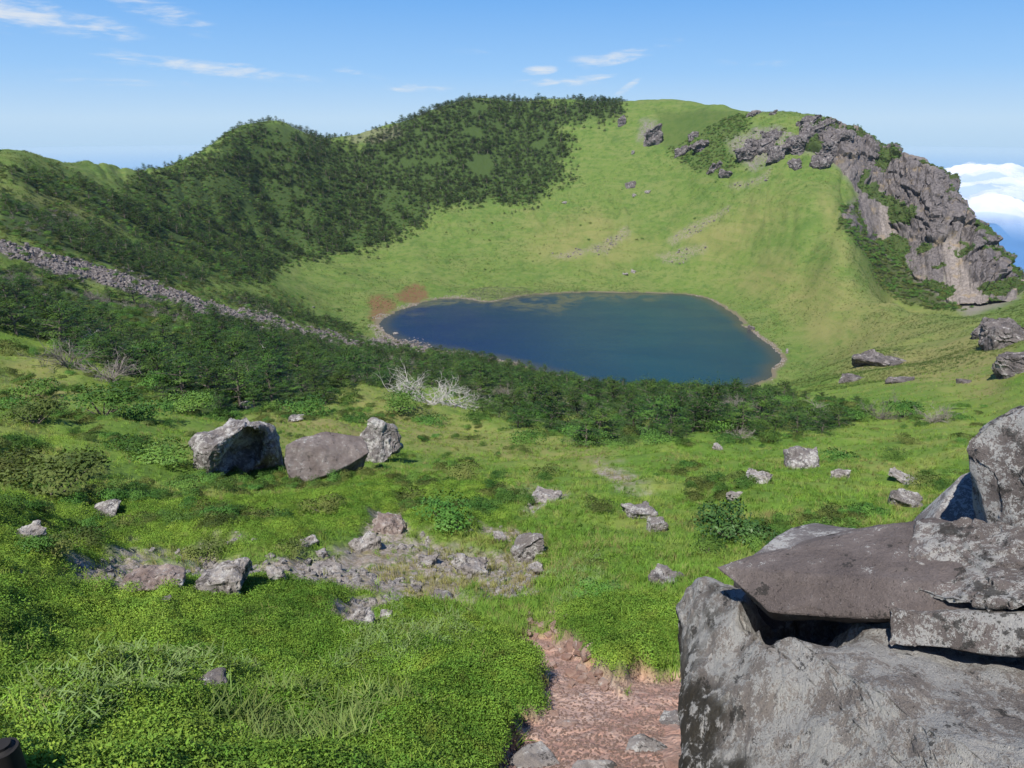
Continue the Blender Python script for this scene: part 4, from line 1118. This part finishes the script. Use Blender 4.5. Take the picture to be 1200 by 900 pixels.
X, Y, d, rng = ring_points(170000, 170, 640, 40, -40, 37)
pz = fbm(X * .04, Y * .04, seed=39)
keep = (gm('wood', X, Y) < .3) & (gm('talus', X, Y) < .2) & (gm('cliff', X, Y) < .2) & (gm('gully', X, Y) < .3) & (lake_sd(X, Y) < -2.5) & (rng.random(len(X)) < .42 + pz) & visible(X, Y, .6)
finish('meadow_grass', X, Y, d, rng, keep, 2.2, .0022, w_protos, 'short meadow grass on the crater floor and far slope')
d_protos = [blades(14, rr, .22, .10, .0045, .9, dry_mat, 'dry_grass_tuft') for _ in range(4)]
X, Y, d, rng = ring_points(60000, 4.6, 160, 42)
dn = fbm(X * .22, Y * .22, seed=45) + gm('dry', X, Y) * .42 + gm('bare', X, Y) * .55 - gm('mat', X, Y) * .45
keep = (dn > .26) & (gm('wood', X, Y) < .5) & (gm('path', X, Y) < .15) & off_rocks(X, Y) & (rng.random(len(X)) < .55)
finish('dry_grass', X, Y, d, rng, keep, .8, .010, d_protos, 'straw coloured dry grass between the green')
m_protos = [cushion(140, rr, .13, .10, .0185, mat_mat, 'crowberry_sprig') for _ in range(6)]
X, Y, d, rng = ring_points(150000, 2.3, 48, 43)
bald = fbm(X * 1.1, Y * 1.1, seed=46)
keep = (rng.random(len(X)) < gm('mat', X, Y) * 1.05 + (bald > .3) * .35) & (gm('path', X, Y) < .3 * rng.random(len(X))) & (gm('bare', X, Y) < .22) & (rng.random(len(X)) > gm('sage', X, Y) * .6) & off_rocks(X, Y, .6) & (gm('wood', X, Y) < .4)
finish('crowberry_mat', X, Y, d, rng, keep, .8, .035, m_protos, 'bright green crowberry mats covering the near slope', .02)
s_protos = [blades(26, rr, .075, .10, .005, 1.5, sage_mat, 'sage_sprig') for _ in range(4)]
X, Y, d, rng = ring_points(60000, 3.8, 30, 47)
keep = (rng.random(len(X)) < gm('sage', X, Y) * .45) & (gm('path', X, Y) < .3) & (gm('bare', X, Y) < .5)
finish('low_juniper', X, Y, d, rng, keep, .9, .03, s_protos, 'grey green low sprays spreading over the mat')
# long arching leaves at the bottom of the slope
l_protos = [blades(11, rr, .36, .10, .008, 1.3, leaf_mat('lily_leaves', lambda t, p, r: _vary(t, t.mix(t.noise(p, 4), c3(0.13, .21, .04), c3(0.26, .32, .11)), r), .35), 'lily_tuft') for _ in range(4)]
X, Y, d, rng = ring_points(1000, 3.8, 7.5, 48, -44, -8)
px_, py_ = proj(X, Y, gsample(GZ, X, Y))
s_ = poly_sd(px_, py_, [(190,930),(230,850),(330,800),(430,790),(470,830),(330,930)]) + fbm(X * 1.5, Y * 1.5, seed=49) * 70 - 14
finish('long_grass', X, Y, d, rng, s_ > 8, .62, .02, l_protos, 'long arching pale green grass leaves low on the slope')

# pebbles: talus strip, worn bank, lake margin
rub = rubble_protos(5, rock_material('talus_stone', c3(0.09, 0.077, 0.073), c3(0.18, 0.157, 0.148), 0.35, 0.3, 1.0), 800, 'talus_stone')
X, Y, d, rng = ring_points(90000, 120, 420, 51, -44, 0)
keep = rng.random(len(X)) < gm('talus', X, Y) * 1.1 - .42 + .7 * fbm(X * .1, Y * .1, seed=50)
finish('scree', X, Y, d, rng, keep, .95, .0008, rub, 'grey run of broken stones down the left slope', 0, .6)
X, Y, d, rng = ring_points(60000, 260, 640, 59, -14, 34)
finish('stones', X, Y, d, rng, rng.random(len(X)) < gm('streak', X, Y) * .22, 1.0, .0006, rub, 'stony streaks on the far slope and meadow', 0, .5)
rub2 = rubble_protos(4, pale_rock, 820, 'bank_stone')
X, Y, d, rng = ring_points(60000, 8, 26, 52, -42, 8)
keep = (rng.random(len(X)) < gm('bare', X, Y) * .07 * (fbm(X * .8, Y * .8, seed=53) > .0))
finish('rubble', X, Y, d, rng, keep, .13, .004, rub2, 'pale rubble on the worn bank', 0, .5)
rub3 = rubble_protos(3, red_rock, 840, 'path_pebble')
X, Y, d, rng = ring_points(26000, 3.2, 12, 54, -6, 22)
keep = rng.random(len(X)) < gm('path', X, Y) * .5
finish('gravel', X, Y, d, rng, keep, .022, .0, rub3, 'reddish gravel on the worn path', 0, .6)
rub4 = rubble_protos(3, rock_material('shore_stone', c3(0.15, 0.125, 0.11), c3(0.32, 0.28, 0.25), .3, .2), 860, 'shore_pebble')
X, Y, d, rng = ring_points(70000, 280, 480, 55, -16, 24)
sdp = lake_sd(X, Y); edge = (sdp > -7) & (sdp < .6) & (fbm(X * .08, Y * .08, seed=56) > -.12)
keep = edge & ((X < -20) | (sdp > -2.0)) & (Y < 455)
finish('pebbles', X, Y, d, rng, keep, .55, 0, rub4, 'stones along the lake margin', 0, .5)
reed = [blades(16, rr, .8, .8, .03, .5, leaf_mat('reed', lambda t, p, r: _vary(t, t.mix(t.noise(p, .2), c3(0.13, .15, .09), c3(0.20, .21, .15)), r), .2), 'reed_tuft') for _ in range(3)]
X, Y, d, rng = ring_points(60000, 425, 480, 57, -10, 14)
px_, py_ = proj(X, Y, np.full(len(X), LZ)); s_ = poly_sd(px_, py_, [(520,342),(600,338),(680,343),(760,344),(700,350),(640,356),(610,362),(570,356)]) + fbm(X * .09, Y * .09, seed=58) * 14
finish('reeds', X, Y, d, rng, (s_ > rng.uniform(0, 22, len(X))), .6, 0, reed, 'thin water plants in the shallows at the far shore')

# ------------------------------------------------------------------ firs
FIRS = [fir(900 + k, h, r, nb, int(ns * 2.2), .19, ln, fl) for k, (h, r, nb, ns, ln, fl) in enumerate([(3.2, 2.2, 18, 44, .10, .6), (2.6, 2.4, 15, 50, .2, .6), (3.8, 2.0, 22, 38, .06, .3), (2.2, 2.2, 13, 50, .22, .6), (3.0, 2.6, 18, 50, .12, .6)])]
FIR_ME = []
for TV, TF, CV, CF in FIRS:
    a = mesh_obj('trunk', TV, TF, bark_mat, link=False); b = shade_up(mesh_obj('crown', CV, CF, fir_mat, link=False), radial(CV, (0, 0, .6)), .6)
    FIR_ME.append((a, b))
def joined_fir(k):
    TV, TF, CV, CF = FIRS[k]
    NV = np.concatenate([radial(TV, (0, 0, -.5)), radial(CV, (0, 0, .6))])
    o = mesh_obj('fir', np.concatenate([TV, CV]), [tuple(f) for f in TF] + [tuple(int(q) + len(TV) for q in f) for f in CF], fir_mat, link=False)
    o.data.materials.append(bark_mat)
    mi = np.zeros(len(o.data.polygons), np.int32); mi[:len(TF)] = 1; o.data.polygons.foreach_set('material_index', mi)
    return shade_up(o, NV, .6)
FIR_J = [joined_fir(k) for k in range(5)]

def poisson(X, Y, rad, rng):
    """greedy thinning on a hash grid"""
    order = rng.permutation(len(X)); grid = {}; keep = []
    for i in order:
        r_ = rad[i]; gx, gy = int(X[i] // 4), int(Y[i] // 4); ok = True
        for a in (-1, 0, 1):
            for b in (-1, 0, 1):
                for j in grid.get((gx + a, gy + b), ()):
                    if (X[i] - X[j]) ** 2 + (Y[i] - Y[j]) ** 2 < (r_) ** 2: ok = False; break
                if not ok: break
            if not ok: break
        if ok: grid.setdefault((gx, gy), []).append(i); keep.append(i)
    return np.array(keep)
BIGF = [(140,436,52),(178,448,60),(214,466,72),(252,474,78),(288,466,62),(318,456,60),(236,430,60),(196,420,54),(350,446,50),(272,428,52),(612,496,56),(650,506,60),(700,512,50),(742,508,46),(812,506,50),(870,506,50),(560,466,50),(930,500,40),(400,452,44),(60,395,50),(20,392,50)]
rng = np.random.default_rng(77)
n = 110000
a_ = rng.uniform(R(-48), R(32), n); d_ = np.sqrt(rng.uniform(45 ** 2, 780 ** 2, n)); X = np.sin(a_) * d_; Y = np.cos(a_) * d_
X2 = np.concatenate([X, np.sin(a_[:30000]) * np.sqrt(rng.uniform(45 ** 2, 350 ** 2, 30000))]); Y2 = np.concatenate([Y, np.cos(a_[:30000]) * 0 + 0])
a2 = rng.uniform(R(-48), R(32), 40000); d2 = np.sqrt(rng.uniform(45 ** 2, 350 ** 2, 40000))
X = np.concatenate([X, np.sin(a2) * d2]); Y = np.concatenate([Y, np.cos(a2) * d2]); D_ = np.hypot(X, Y)
clear = fbm(X * .035, Y * .035, octaves=3, seed=78)
wd = gm('wood', X, Y)
c2_ = fbm(X * .085, Y * .085, octaves=3, seed=83)
ok = (wd > .5) & ((D_ < 340) | (c2_ > np.where(X < -.27 * Y, -.06, -.50))) & (clear > np.where(D_ > 340, -.44, -.24) + .32 * (X < -.40 * Y) * (D_ > 120)) & visible(X, Y, 3.0) & (lake_sd(X, Y) < -2) & (gm('talus', X, Y) < .2)
strag = (wd > .001) & (wd <= .5) & (rng.random(len(X)) < .22) & visible(X, Y, 2.0) & (lake_sd(X, Y) < -3)
ok |= strag
X, Y, D_ = X[ok], Y[ok], D_[ok]
rad = np.where(D_ < 340, 3.1, 2.8) * rng.uniform(.85, 1.3, len(X))
kp = poisson(X, Y, rad, rng); X, Y, D_ = X[kp], Y[kp], D_[kp]
Z = gsample(GZ, X, Y)
size = np.where(D_ < 340, rng.uniform(.7, 1.0, len(X)) * (1 + .75 * rng.random(len(X)) ** 3), rng.uniform(.85, 1.25, len(X)) * (1 + 1.0 * rng.random(len(X)) ** 4))
size *= np.where(gm('wood', X, Y) < .5, .6, 1)
px_, py_ = proj(X, Y, Z + 1.5)
inframe = (px_ > -40) & (px_ < 1240)
X, Y, D_, Z, size, px_, py_ = (q[inframe] for q in (X, Y, D_, Z, size, px_, py_))
for bx, by, bw in BIGF:
    g, d = hit(bx, by); s_b = bw * math.hypot(d, g.z) / F / 4.6
    X = np.append(X, g.x); Y = np.append(Y, g.y); D_ = np.append(D_, d); Z = np.append(Z, g.z); size = np.append(size, s_b); px_ = np.append(px_, bx); py_ = np.append(py_, by - 12)
order = np.argsort(-(size / np.hypot(D_, Z))); order = np.concatenate([[i for i in order if -15 < px_[i] < 1215], [i for i in order if not -15 < px_[i] < 1215]]).astype(int)
print('firs', len(order), 'near', (D_ < 340).sum())
NFIR = 290
first = order[:NFIR]; rest = order[NFIR:]
n = len(rest)
scatter('forest', np.stack([X[rest], Y[rest], Z[rest] - .15], -1), size[rest], np.stack([rng.normal(size=n) * .08, rng.normal(size=n) * .08, rng.uniform(0, 6.28, n)], -1), rng.integers(0, 5, n), FIR_J, 'dark fir wood covering the inner crater wall')
LMK = [('the bleached dead firs', 515, 455), ('the leftmost pitted boulder', 280, 500), ('the flat brownish boulder', 385, 505), ('the jagged peak-shaped boulder', 450, 490), ('the grey stone run', 230, 350),
       ('the lake\'s near shore', 640, 430), ('the right end\'s grey dead shrubs', 1000, 490), ('the left edge of the slope', 20, 370), ('the lower end of the stone run', 430, 410), ('the middle of the thicket by the lake', 760, 475), ('the thicket\'s lake side', 800, 458), ('the dark gap in the left thicket', 240, 450), ('the dark slabby rock', 930, 510), ('the grassy opening on the left', 60, 420)]
SZ = [(1.25, 'tall'), (.98, 'large'), (.84, 'middling'), (.0, 'small')]
SHP = ['open', 'leaning', 'pointed', 'spreading', 'layered']
from collections import Counter
infos = []
for i in first:
    sz = next(nm for th, nm in SZ if size[i] >= th); k = int(rng.integers(0, 5))
    ds = sorted((math.hypot(px_[i] - a, (py_[i] - b) * 1.6), nm, a, b) for nm, a, b in LMK)
    _, nm, a, b = ds[0]; dx, dy = px_[i] - a, py_[i] - b
    relw = 'just left of' if dx < -abs(dy) * 1.2 else ('just right of' if dx > abs(dy) * 1.2 else ('behind' if dy < 0 else 'in front of'))
    infos.append((i, k, f'{sz} {SHP[k]} dark fir {relw} {nm}'))
for i, k, lab in infos:
    e = empty('fir_tree', (X[i], Y[i], Z[i] - .12), rng.uniform(0, 6.28)); e.scale = (size[i],) * 3
    tag(e, lab, 'tree', 'mountain firs of the thicket')
    for src in FIR_ME[k]:
        c = src.copy(); C.objects.link(c); c.parent = e

# ------------------------------------------------------------------ shrubs
SHR = [shrub(950 + k, 1.0, h, 1500, .085, l) for k, (h, l) in enumerate([(.8, 7), (.65, 6), (.95, 8), (.55, 7)])]
SHR_ME = [(mesh_obj('stems', a, b, bark_mat, link=False), shade_up(mesh_obj('leaves', c, d, shrub_mat, link=False), radial(c, (0, 0, 0)), .55), shade_up(mesh_obj('leaves', c, d, heath_mat, link=False), radial(c, (0, 0, 0)), .55)) for a, b, c, d in SHR]
SHRUBS = [ # px, py base, width px, kind (0 green,1 heath), label
 (858,636,100,0,'lone bushy green shrub in front of the wedge slab'),(700,668,40,1,'low greyish shrub right of the knobbly boulder'),(830,650,50,0,'low bright green shrub at the foot of the lone bushy shrub'),
 (700,700,60,0,'flat green shrub above the crowberry by the path'),(220,486,70,0,'rounded bright shrub under the dark gap in the left thicket'),(170,498,80,0,'spreading dark shrub left of the rounded bright shrub'),
 (120,490,90,0,'wide dark shrub below the left thicket'),(275,466,60,0,'green shrub hugging the left thicket edge'),(355,488,76,0,'broad bright shrub above the flat brownish boulder'),(415,496,40,0,'small green shrub above the jagged boulder'),
 (470,486,70,0,'low green shrub below the bleached dead firs'),(505,498,50,0,'dark shrub just below another under the dead firs'),(60,590,130,1,'big dark heath shrub near the left edge'),(20,560,90,1,'dark heath shrub cut by the left edge'),
 (90,560,70,1,'brownish heath shrub beside the big dark heath shrub'),(190,545,90,0,'dark shrub left of the pitted boulder'),(215,575,46,0,'leafy clump at the foot of the pitted boulder'),(150,530,60,0,'small dark shrub in the left grass'),
 (40,500,70,1,'olive shrub near the left edge under the grassy opening'),(10,480,50,0,'dark shrub cut by the left edge in the grass'),(260,575,40,0,'little leafy clump under the pitted boulder hollow'),
 (545,560,60,1,'brownish shrub patch right of the jagged boulder'),(520,618,90,0,'deep green mound above the worn bank'),(480,590,60,1,'mottled shrub mound above the reddish outcrop'),(560,600,50,0,'green mound right of the deep green mound'),
 (620,520,60,0,'low shrub before the thicket middle'),(690,520,60,0,'round green shrub at the thicket front'),(720,524,40,0,'small green shrub at the thicket front beside the round one'),(770,520,50,0,'leafy shrub under the thicket by the small white rock'),
 (853,520,44,0,'bright green bush in front of the thicket, left of the dark slabby rock'),(905,520,36,0,'bright bush between the thicket and the dark slabby rock'),(640,560,50,1,'low olive hump in the open grass'),(700,600,44,1,'low olive hump left of the low lichened rock'),
 (1085,572,50,1,'dark low shrub by the flat pale rock'),(1045,540,36,0,'small shrub tuft in the right grass'),(985,540,50,0,'low shrub over the pale rounded rock'),(1060,520,30,1,'little dark tuft below the grey dead shrubs'),
 (100,640,60,1,'dark tuft shrub above the worn bank on the left'),(240,655,60,1,'reddish green shrub on top of the largest white outcrop'),(340,650,56,1,'brown green shrub between pale stones on the bank'),(60,660,70,1,'mottled shrub left above the worn bank'),
 (250,560,30,0,'tiny leafy clump beside the pitted boulder foot'),(590,480,50,0,'green bush right of the bleached dead firs'),(560,492,40,0,'bright bush below the right end of the dead firs'),(300,470,40,0,'small bush at the right end of the left thicket'),
 (400,520,34,1,'small olive clump touching the flat brownish boulder'),(130,580,44,0,'leafy clump left of the purplish flat rock'),(300,610,60,1,'low heath hump below the three boulders'),(380,600,60,1,'olive heath hump below the flat brownish boulder'),
 (1125,492,26,0,'small dark bush right of the grey dead shrubs'),(1060,490,50,0,'dark bush among the grey dead shrubs'),(1010,492,40,0,'dark bush at the right tip of the thicket'),(40,470,60,0,'bushy dark shrub below the grassy opening')]
yew_mat = leaf_mat('dark_glossy_leaves', lambda t, p, r: t.mix(t.rng(t.noise(p, 3.2, 4, .65), .35, .66), c3(0.025, 0.065, 0.018), c3(0.08, 0.16, 0.045)), 0.1, 0.35)
for j, (px, py, wp, kd, lab) in enumerate(SHRUBS):
    g, d = hit(px, py); k = math.hypot(d, g.z) / F; s = wp * k * .5; v = j % 4
    e = empty('shrub', (g.x + s * .3 * math.sin(math.atan2(g.x, g.y)), g.y + s * .3, 0), rng.uniform(0, 6.28)); e.location.z = ground_z(e.location.x, e.location.y) - .05
    e.scale = (s, s, s * (.95 if j == 0 else .7)); tag(e, lab, 'shrub', 'shrubs on the near slope')
    a, b, c = SHR_ME[v]
    if j == 0: b = mesh_obj('leaves', SHR[v][2], SHR[v][3], yew_mat, link=False); shade_up(b, radial(SHR[v][2], (0, 0, 0)), .5)
    for src in (a, c if kd else b):
        q = src.copy(); C.objects.link(q); q.parent = e
SH_J = []
for k in range(4):
    TV, TF, CV, CF = SHR[k]; SH_J.append(shade_up(mesh_obj('bush', CV, CF, [shrub_mat, heath_mat][k % 2], link=False), radial(CV, (0, 0, 0)), .55))
# low unnamed scrub over the left slope, the gully and the far crags
n = 90000
a_ = rng.uniform(R(-46), R(36), n); d_ = np.sqrt(rng.uniform(20 ** 2, 640 ** 2, n)); X = np.sin(a_) * d_; Y = np.cos(a_) * d_
dens = gm('bush', X, Y) * 1.2 + gm('gully', X, Y) * 3
lft = (d_ > 60) & (d_ < 420) & (X < -.18 * Y)
dens = dens + lft * (fbm(X * .05, Y * .05, seed=79) > .02) * .16 * (gm('talus', X, Y) < .3)
dens = dens + gm('talus', X, Y) * .10
dens = dens + (d_ > 400) * (gm('wood', X, Y) < .3) * (lake_sd(X, Y) < -60) * .018 * sstep(-.1, .4, fbm(X * .03, Y * .03, seed=82))
dens = dens + (gm('wood', X, Y) > .05) * (.22 + .25 * (d_ > 340)) + gm('crag', X, Y) * .1
keep = (rng.random(n) < dens) & visible(X, Y, 1.2) & (lake_sd(X, Y) < -3)
X, Y = X[keep], Y[keep]; n = len(X); print('scrub', n)
scatter('scrub', np.stack([X, Y, gsample(GZ, X, Y) - .1], -1), rng.uniform(.7, 1.7, n) * np.where(gm('gully', X, Y) > .4, 1.4, 1), np.stack([rng.normal(size=n) * .2, rng.normal(size=n) * .2, rng.uniform(0, 6.28, n)], -1), rng.integers(0, 4, n), SH_J, 'low scrub on the crater slopes')
# hummocky low heath over the near and middle slope
n = 30000
X, Y, d, _r = ring_points(n, 12, 90, 61)
hn = fbm(X * .25, Y * .25, seed=62) + .5 * fbm(X * .9, Y * .9, seed=63)
left = sstep(.1, -.6, X / Y)
keep = (hn > .36 - .22 * left) & (_r.random(n) < .30) & (gm('path', X, Y) < .1) & (gm('bare', X, Y) < .3) & (gm('wood', X, Y) < .5) & off_rocks(X, Y, 1.2)
X, Y, d = X[keep], Y[keep], d[keep]; n = len(X); print('heath', n)
scatter('heath', np.stack([X, Y, gsample(GZ, X, Y) - .05], -1), _r.uniform(.18, .42, n) * (1 + d * .012), np.stack([_r.normal(size=n) * .2, _r.normal(size=n) * .2, _r.uniform(0, 6.28, n)], -1), _r.integers(0, 4, n), SH_J, 'low dark heath humps in the grass')

# ------------------------------------------------------------------ bleached dead firs and grey dead shrubs
for j, (px, py, wp, nb, up, lab) in enumerate([(505,474,56,16,.3,'bleached dead fir with the thickest tangle of white branches'),(480,464,44,14,.35,'bleached dead fir, leftmost in the white tangle'),(535,476,46,14,.25,'bleached dead fir low at the right of the white tangle'),(556,476,22,5,1.4,'bleached dead snag standing upright beside the white tangle'),(572,474,18,4,1.6,'bare grey snag at the right end of the white tangle'),
                                               (310,424,30,6,.4,'small patch of bleached twigs in the thicket above the boulders'),(100,414,34,6,.3,'bleached dead branch tangle in the left thicket')]):
    g, d = hit(px, py); L = wp * math.hypot(d, g.z) / F
    V, Fc = bare_tree(1000 + j, L * .75, nb, up); o = mesh_obj('dead_fir', V, Fc, dead_mat); o.location = (g.x, g.y, g.z)
    tag(o, lab, 'dead tree', 'bleached dead firs')
for j, (px, py, wp, lab) in enumerate([(1095,494,36,'grey leafless shrub in the right grass, largest of its kind'),(1030,490,36,'grey leafless shrub at the right tip of the thicket'),(965,494,40,'grey leafless shrub inside the right part of the thicket'),(865,515,30,'pale leafless shrub under the thicket front'),(80,430,50,'brown leafless shrub in the left thicket'),(130,445,50,'brown leafless shrub by the dark gap in the left thicket')]):
    g, d = hit(px, py); L = wp * math.hypot(d, g.z) / F
    V, Fc = bare_tree(1050 + j, L * .6, 16, .7); o = mesh_obj('dead_shrub', V, Fc, grey_mat); o.location = (g.x, g.y, g.z - .05)
    tag(o, lab, 'dead shrub', 'leafless grey shrubs')

tw = []
for j in range(3):
    V, Fc = bare_tree(1090 + j, .8, 14, .6); tw.append(mesh_obj('twigs', V, Fc, grey_mat, link=False))
n = 9000
a_ = rng.uniform(R(-46), R(30), n); d_ = np.sqrt(rng.uniform(50 ** 2, 330 ** 2, n)); X = np.sin(a_) * d_; Y = np.cos(a_) * d_
keep = (gm('wood', X, Y) > .3) & (fbm(X * .06, Y * .06, seed=81) > .12) & visible(X, Y, 1.5) & (lake_sd(X, Y) < -1) & (rng.random(n) < .6)
X, Y = X[keep], Y[keep]; n = len(X); print('twigs', n)
scatter('brushwood', np.stack([X, Y, gsample(GZ, X, Y) + .3], -1), rng.uniform(.9, 2.2, n), np.stack([rng.normal(size=n) * .3, rng.normal(size=n) * .3, rng.uniform(0, 6.28, n)], -1), rng.integers(0, 3, n), tw, 'grey leafless twigs among the firs')

# ------------------------------------------------------------------ post top in the lower left corner
post_mat, t, out = new_mat('dark_weathered_wood')
tc = t.n('ShaderNodeTexCoord').outputs['Object']
principled(t, out, t.mix(t.noise(t.vmath('MULTIPLY', tc, (30, 30, 3)), 1.0, 4), c3(0.008, 0.008, 0.009), c3(0.022, 0.02, 0.019)), 0.75)
bm = bmesh.new(); bmesh.ops.create_cone(bm, cap_ends=True, segments=14, radius1=.06, radius2=.055, depth=1.5)
bmesh.ops.bevel(bm, geom=[e for e in bm.edges if all(v.co.z > .7 for v in e.verts)], offset=.022, segments=3, affect='EDGES')
me = bpy.data.meshes.new('fence_post'); bm.to_mesh(me); bm.free(); me.materials.append(post_mat)
me.polygons.foreach_set('use_smooth', np.ones(len(me.polygons), bool)); me.set_sharp_from_angle(angle=R(40))
post = bpy.data.objects.new('fence_post', me); C.objects.link(post)
q = P(1, 872, 2.9); post.location = (q[0], q[1], q[2] - .75)
tag(post, 'dark wooden post with a rounded top in the lower corner', 'post')
# ------------------------------------------------------------------ basalt cliff on the right rim
_ca = np.linspace(R(19.5), R(37), 520); _cd = np.linspace(470, 625, 400)
A_, D_ = np.meshgrid(_ca, _cd, indexing='ij')
cx = np.sin(A_) * D_; cy = np.cos(A_) * D_
cz = gsample(GZ, cx.ravel(), cy.ravel()).reshape(cx.shape)
mk = gsample(GM['cliff'], cx.ravel(), cy.ravel()).reshape(cx.shape)
gl = gsample(GM['gully'], cx.ravel(), cy.ravel()).reshape(cx.shape)
vv = np.stack([cx, cy, cz], -1)
tu = np.gradient(vv, axis=0); tv = np.gradient(vv, axis=1); nn = np.cross(tv, tu); nn /= np.linalg.norm(nn, axis=-1)[..., None] + 1e-9
nn *= np.sign(nn[..., 2:3])
pxc, pyc = proj(cx.ravel(), cy.ravel(), cz.ravel()); pxc = pxc.reshape(cx.shape); pyc = pyc.reshape(cx.shape)
# columns: cells across the face, long down the face and leaning
strike = A_ * 550 + (cz + 60) * 0.35
def cells(u, v, seed):
    iu = np.floor(u); iv = np.floor(v); best = np.full(u.shape, 9.0); sec = np.full(u.shape, 9.0); val = np.zeros(u.shape)
    for a in (-1, 0, 1):
        for b in (-1, 0, 1):
            ju, jv = iu + a, iv + b; k = np.zeros_like(ju)
            qu = ju + _hash(ju, jv, k, seed); qv = jv + _hash(ju, jv, k, seed + 1); dd = np.hypot(u - qu, v - qv)
            cl = dd < best; sec = np.where(cl, best, np.minimum(sec, dd)); val = np.where(cl, _hash(ju, jv, k, seed + 2), val); best = np.where(cl, dd, best)
    return val, best, sec
v1, b1_, s1_ = cells(strike / 4.2, cz / 22, 1); v2, b2_, s2_ = cells(strike / 9 + .3 * cz / 9, cz / 9, 5); v3, b3_, s3_ = cells(strike / 2.2, cz / 5, 9)
UPPER = [(930,135),(985,150),(1040,175),(1100,205),(1140,260),(1195,320),(1190,345),(1140,330),(1120,285),(1060,270),(1020,215),(985,190),(930,178)]
up = sstep(-8, 8, poly_sd(pxc, pyc, UPPER) + fbm(strike / 12, cz / 12, seed=64) * 14)
rough = fbm(cx * .08, cy * .08, cz * .08, 5, 65) * 3.0
disp = up * (v1 * 5.0 + v2 * 5.0 + v3 * 1.6 - 1.2 * (s1_ - b1_ < .1)) + (1 - up) * (np.abs(fbm(strike / 5, cz / 30, seed=66)) * 2.2 + v3 * .5) + rough * .6
edge = sstep(.25, .8, mk)
disp = disp * edge - 5.0 * (1 - edge) + edge * .5
vv = vv + nn * disp[..., None]
vv[..., 2] += 0
veg = sstep(.02, .3, fbm(cx * .05, cy * .05, cz * .05, 4, 67) + .25 * nn[..., 2] - .1) * edge * .9
tan = (1 - up) * sstep(-.25, .3, fbm(strike / 9, cz / 60, seed=68))
use = mk > .12
cm, t, out = new_mat('cliff_basalt')
pos = t.n('ShaderNodeNewGeometry').outputs['Position']
n1 = t.noise(pos, .12, 5, .65); n2 = t.noise(pos, .6, 6, .7); n3 = t.noise(t.vmath('MULTIPLY', pos, (.8, .8, .1)), 1.0, 4, .65)
col = t.mix(t.rng(n3, .35, .65), c3(.075, .067, .066), c3(.165, .147, .143))
col = t.mix(t.rng(n2, .55, .75, 0, .6), col, c3(.05, .045, .045))
col = t.mix(t.rng(n1, .55, .7, 0, .6), col, c3(.26, .20, .125))
pale = t.mix(t.rng(n2, .35, .65), c3(.15, .13, .118), c3(.28, .245, .22)); pale = t.mix(t.rng(n1, .52, .66, 0, .8), pale, c3(.26, .20, .125))
col = t.mix(t.attr('scree'), col, pale)
col = t.mix(t.rng(t.math('ADD', t.attr('veg'), t.math('MULTIPLY', t.math('SUBTRACT', n2, .5), .8)), .45, .6), col, t.mix(n2, c3(.03, .055, .015), c3(.08, .11, .03)))
principled(t, out, col, .92, t.bump(t.math('ADD', n2, n3), .6, .6), .2)
k_ = (np.arange(519)[:, None] * 400 + np.arange(399)[None, :]); q_ = np.stack([k_, k_ + 400, k_ + 401, k_ + 1], -1).reshape(-1, 4)[:, ::-1]
ur = use.ravel(); q_ = q_[ur[q_].all(1)]; un = np.unique(q_); mp = -np.ones(ur.size, int); mp[un] = np.arange(len(un))
cliff = mesh_obj('cliff', vv.reshape(-1, 3)[un], mp[q_], cm, smooth=True, attrs={'veg': veg.ravel()[un], 'scree': tan.ravel()[un]})
cliff.data.set_sharp_from_angle(angle=R(30))
cliff['kind'] = 'structure'; cliff['label'] = 'steep grey cliff of columned basalt with pale scree'
# dark bushes clinging to the cliff
pk = np.nonzero((rng.random(ur.size) < .14 * (veg.ravel() > .45)) & ur & (up.ravel() < 2))[0]
pk = pk[rng.random(len(pk)) < .5]; n = len(pk); print('cliff bush', n)
scatter('cliff_scrub', vv.reshape(-1, 3)[pk], rng.uniform(.5, 1.3, n), np.stack([rng.normal(size=n) * .2, rng.normal(size=n) * .2, rng.uniform(0, 6.28, n)], -1), rng.integers(0, 4, n), SH_J, 'dark scrub clinging to the cliff')
# ------------------------------------------------------------------ thin air between the near slope and the far rim
hm = bpy.data.materials.new('air_haze'); hm.use_nodes = True
t = NT(hm.node_tree); out = t.n('ShaderNodeOutputMaterial'); pv = t.n('ShaderNodeVolumePrincipled')
pv.inputs['Color'].default_value = c3(0.80, 0.88, 0.97); pv.inputs['Density'].default_value = 0.00006; pv.inputs['Anisotropy'].default_value = 0.2
t.l(pv.outputs[0], out.inputs['Volume'])
zb, zt = float(GZ.min()) - 1.5, float(max(GZ.max(), vv[..., 2].max())) + 14
xb = float(_ds[-1]) + 5
hv = [(a, b, c) for c in (zb, zt) for b in (-xb, xb) for a in (-xb, xb)]
haze = mesh_obj('haze', hv, [(0, 2, 3, 1), (4, 5, 7, 6), (0, 1, 5, 4), (2, 6, 7, 3), (0, 4, 6, 2), (1, 3, 7, 5)], hm)
haze['kind'] = 'stuff'; haze['label'] = 'thin pale air over the crater'
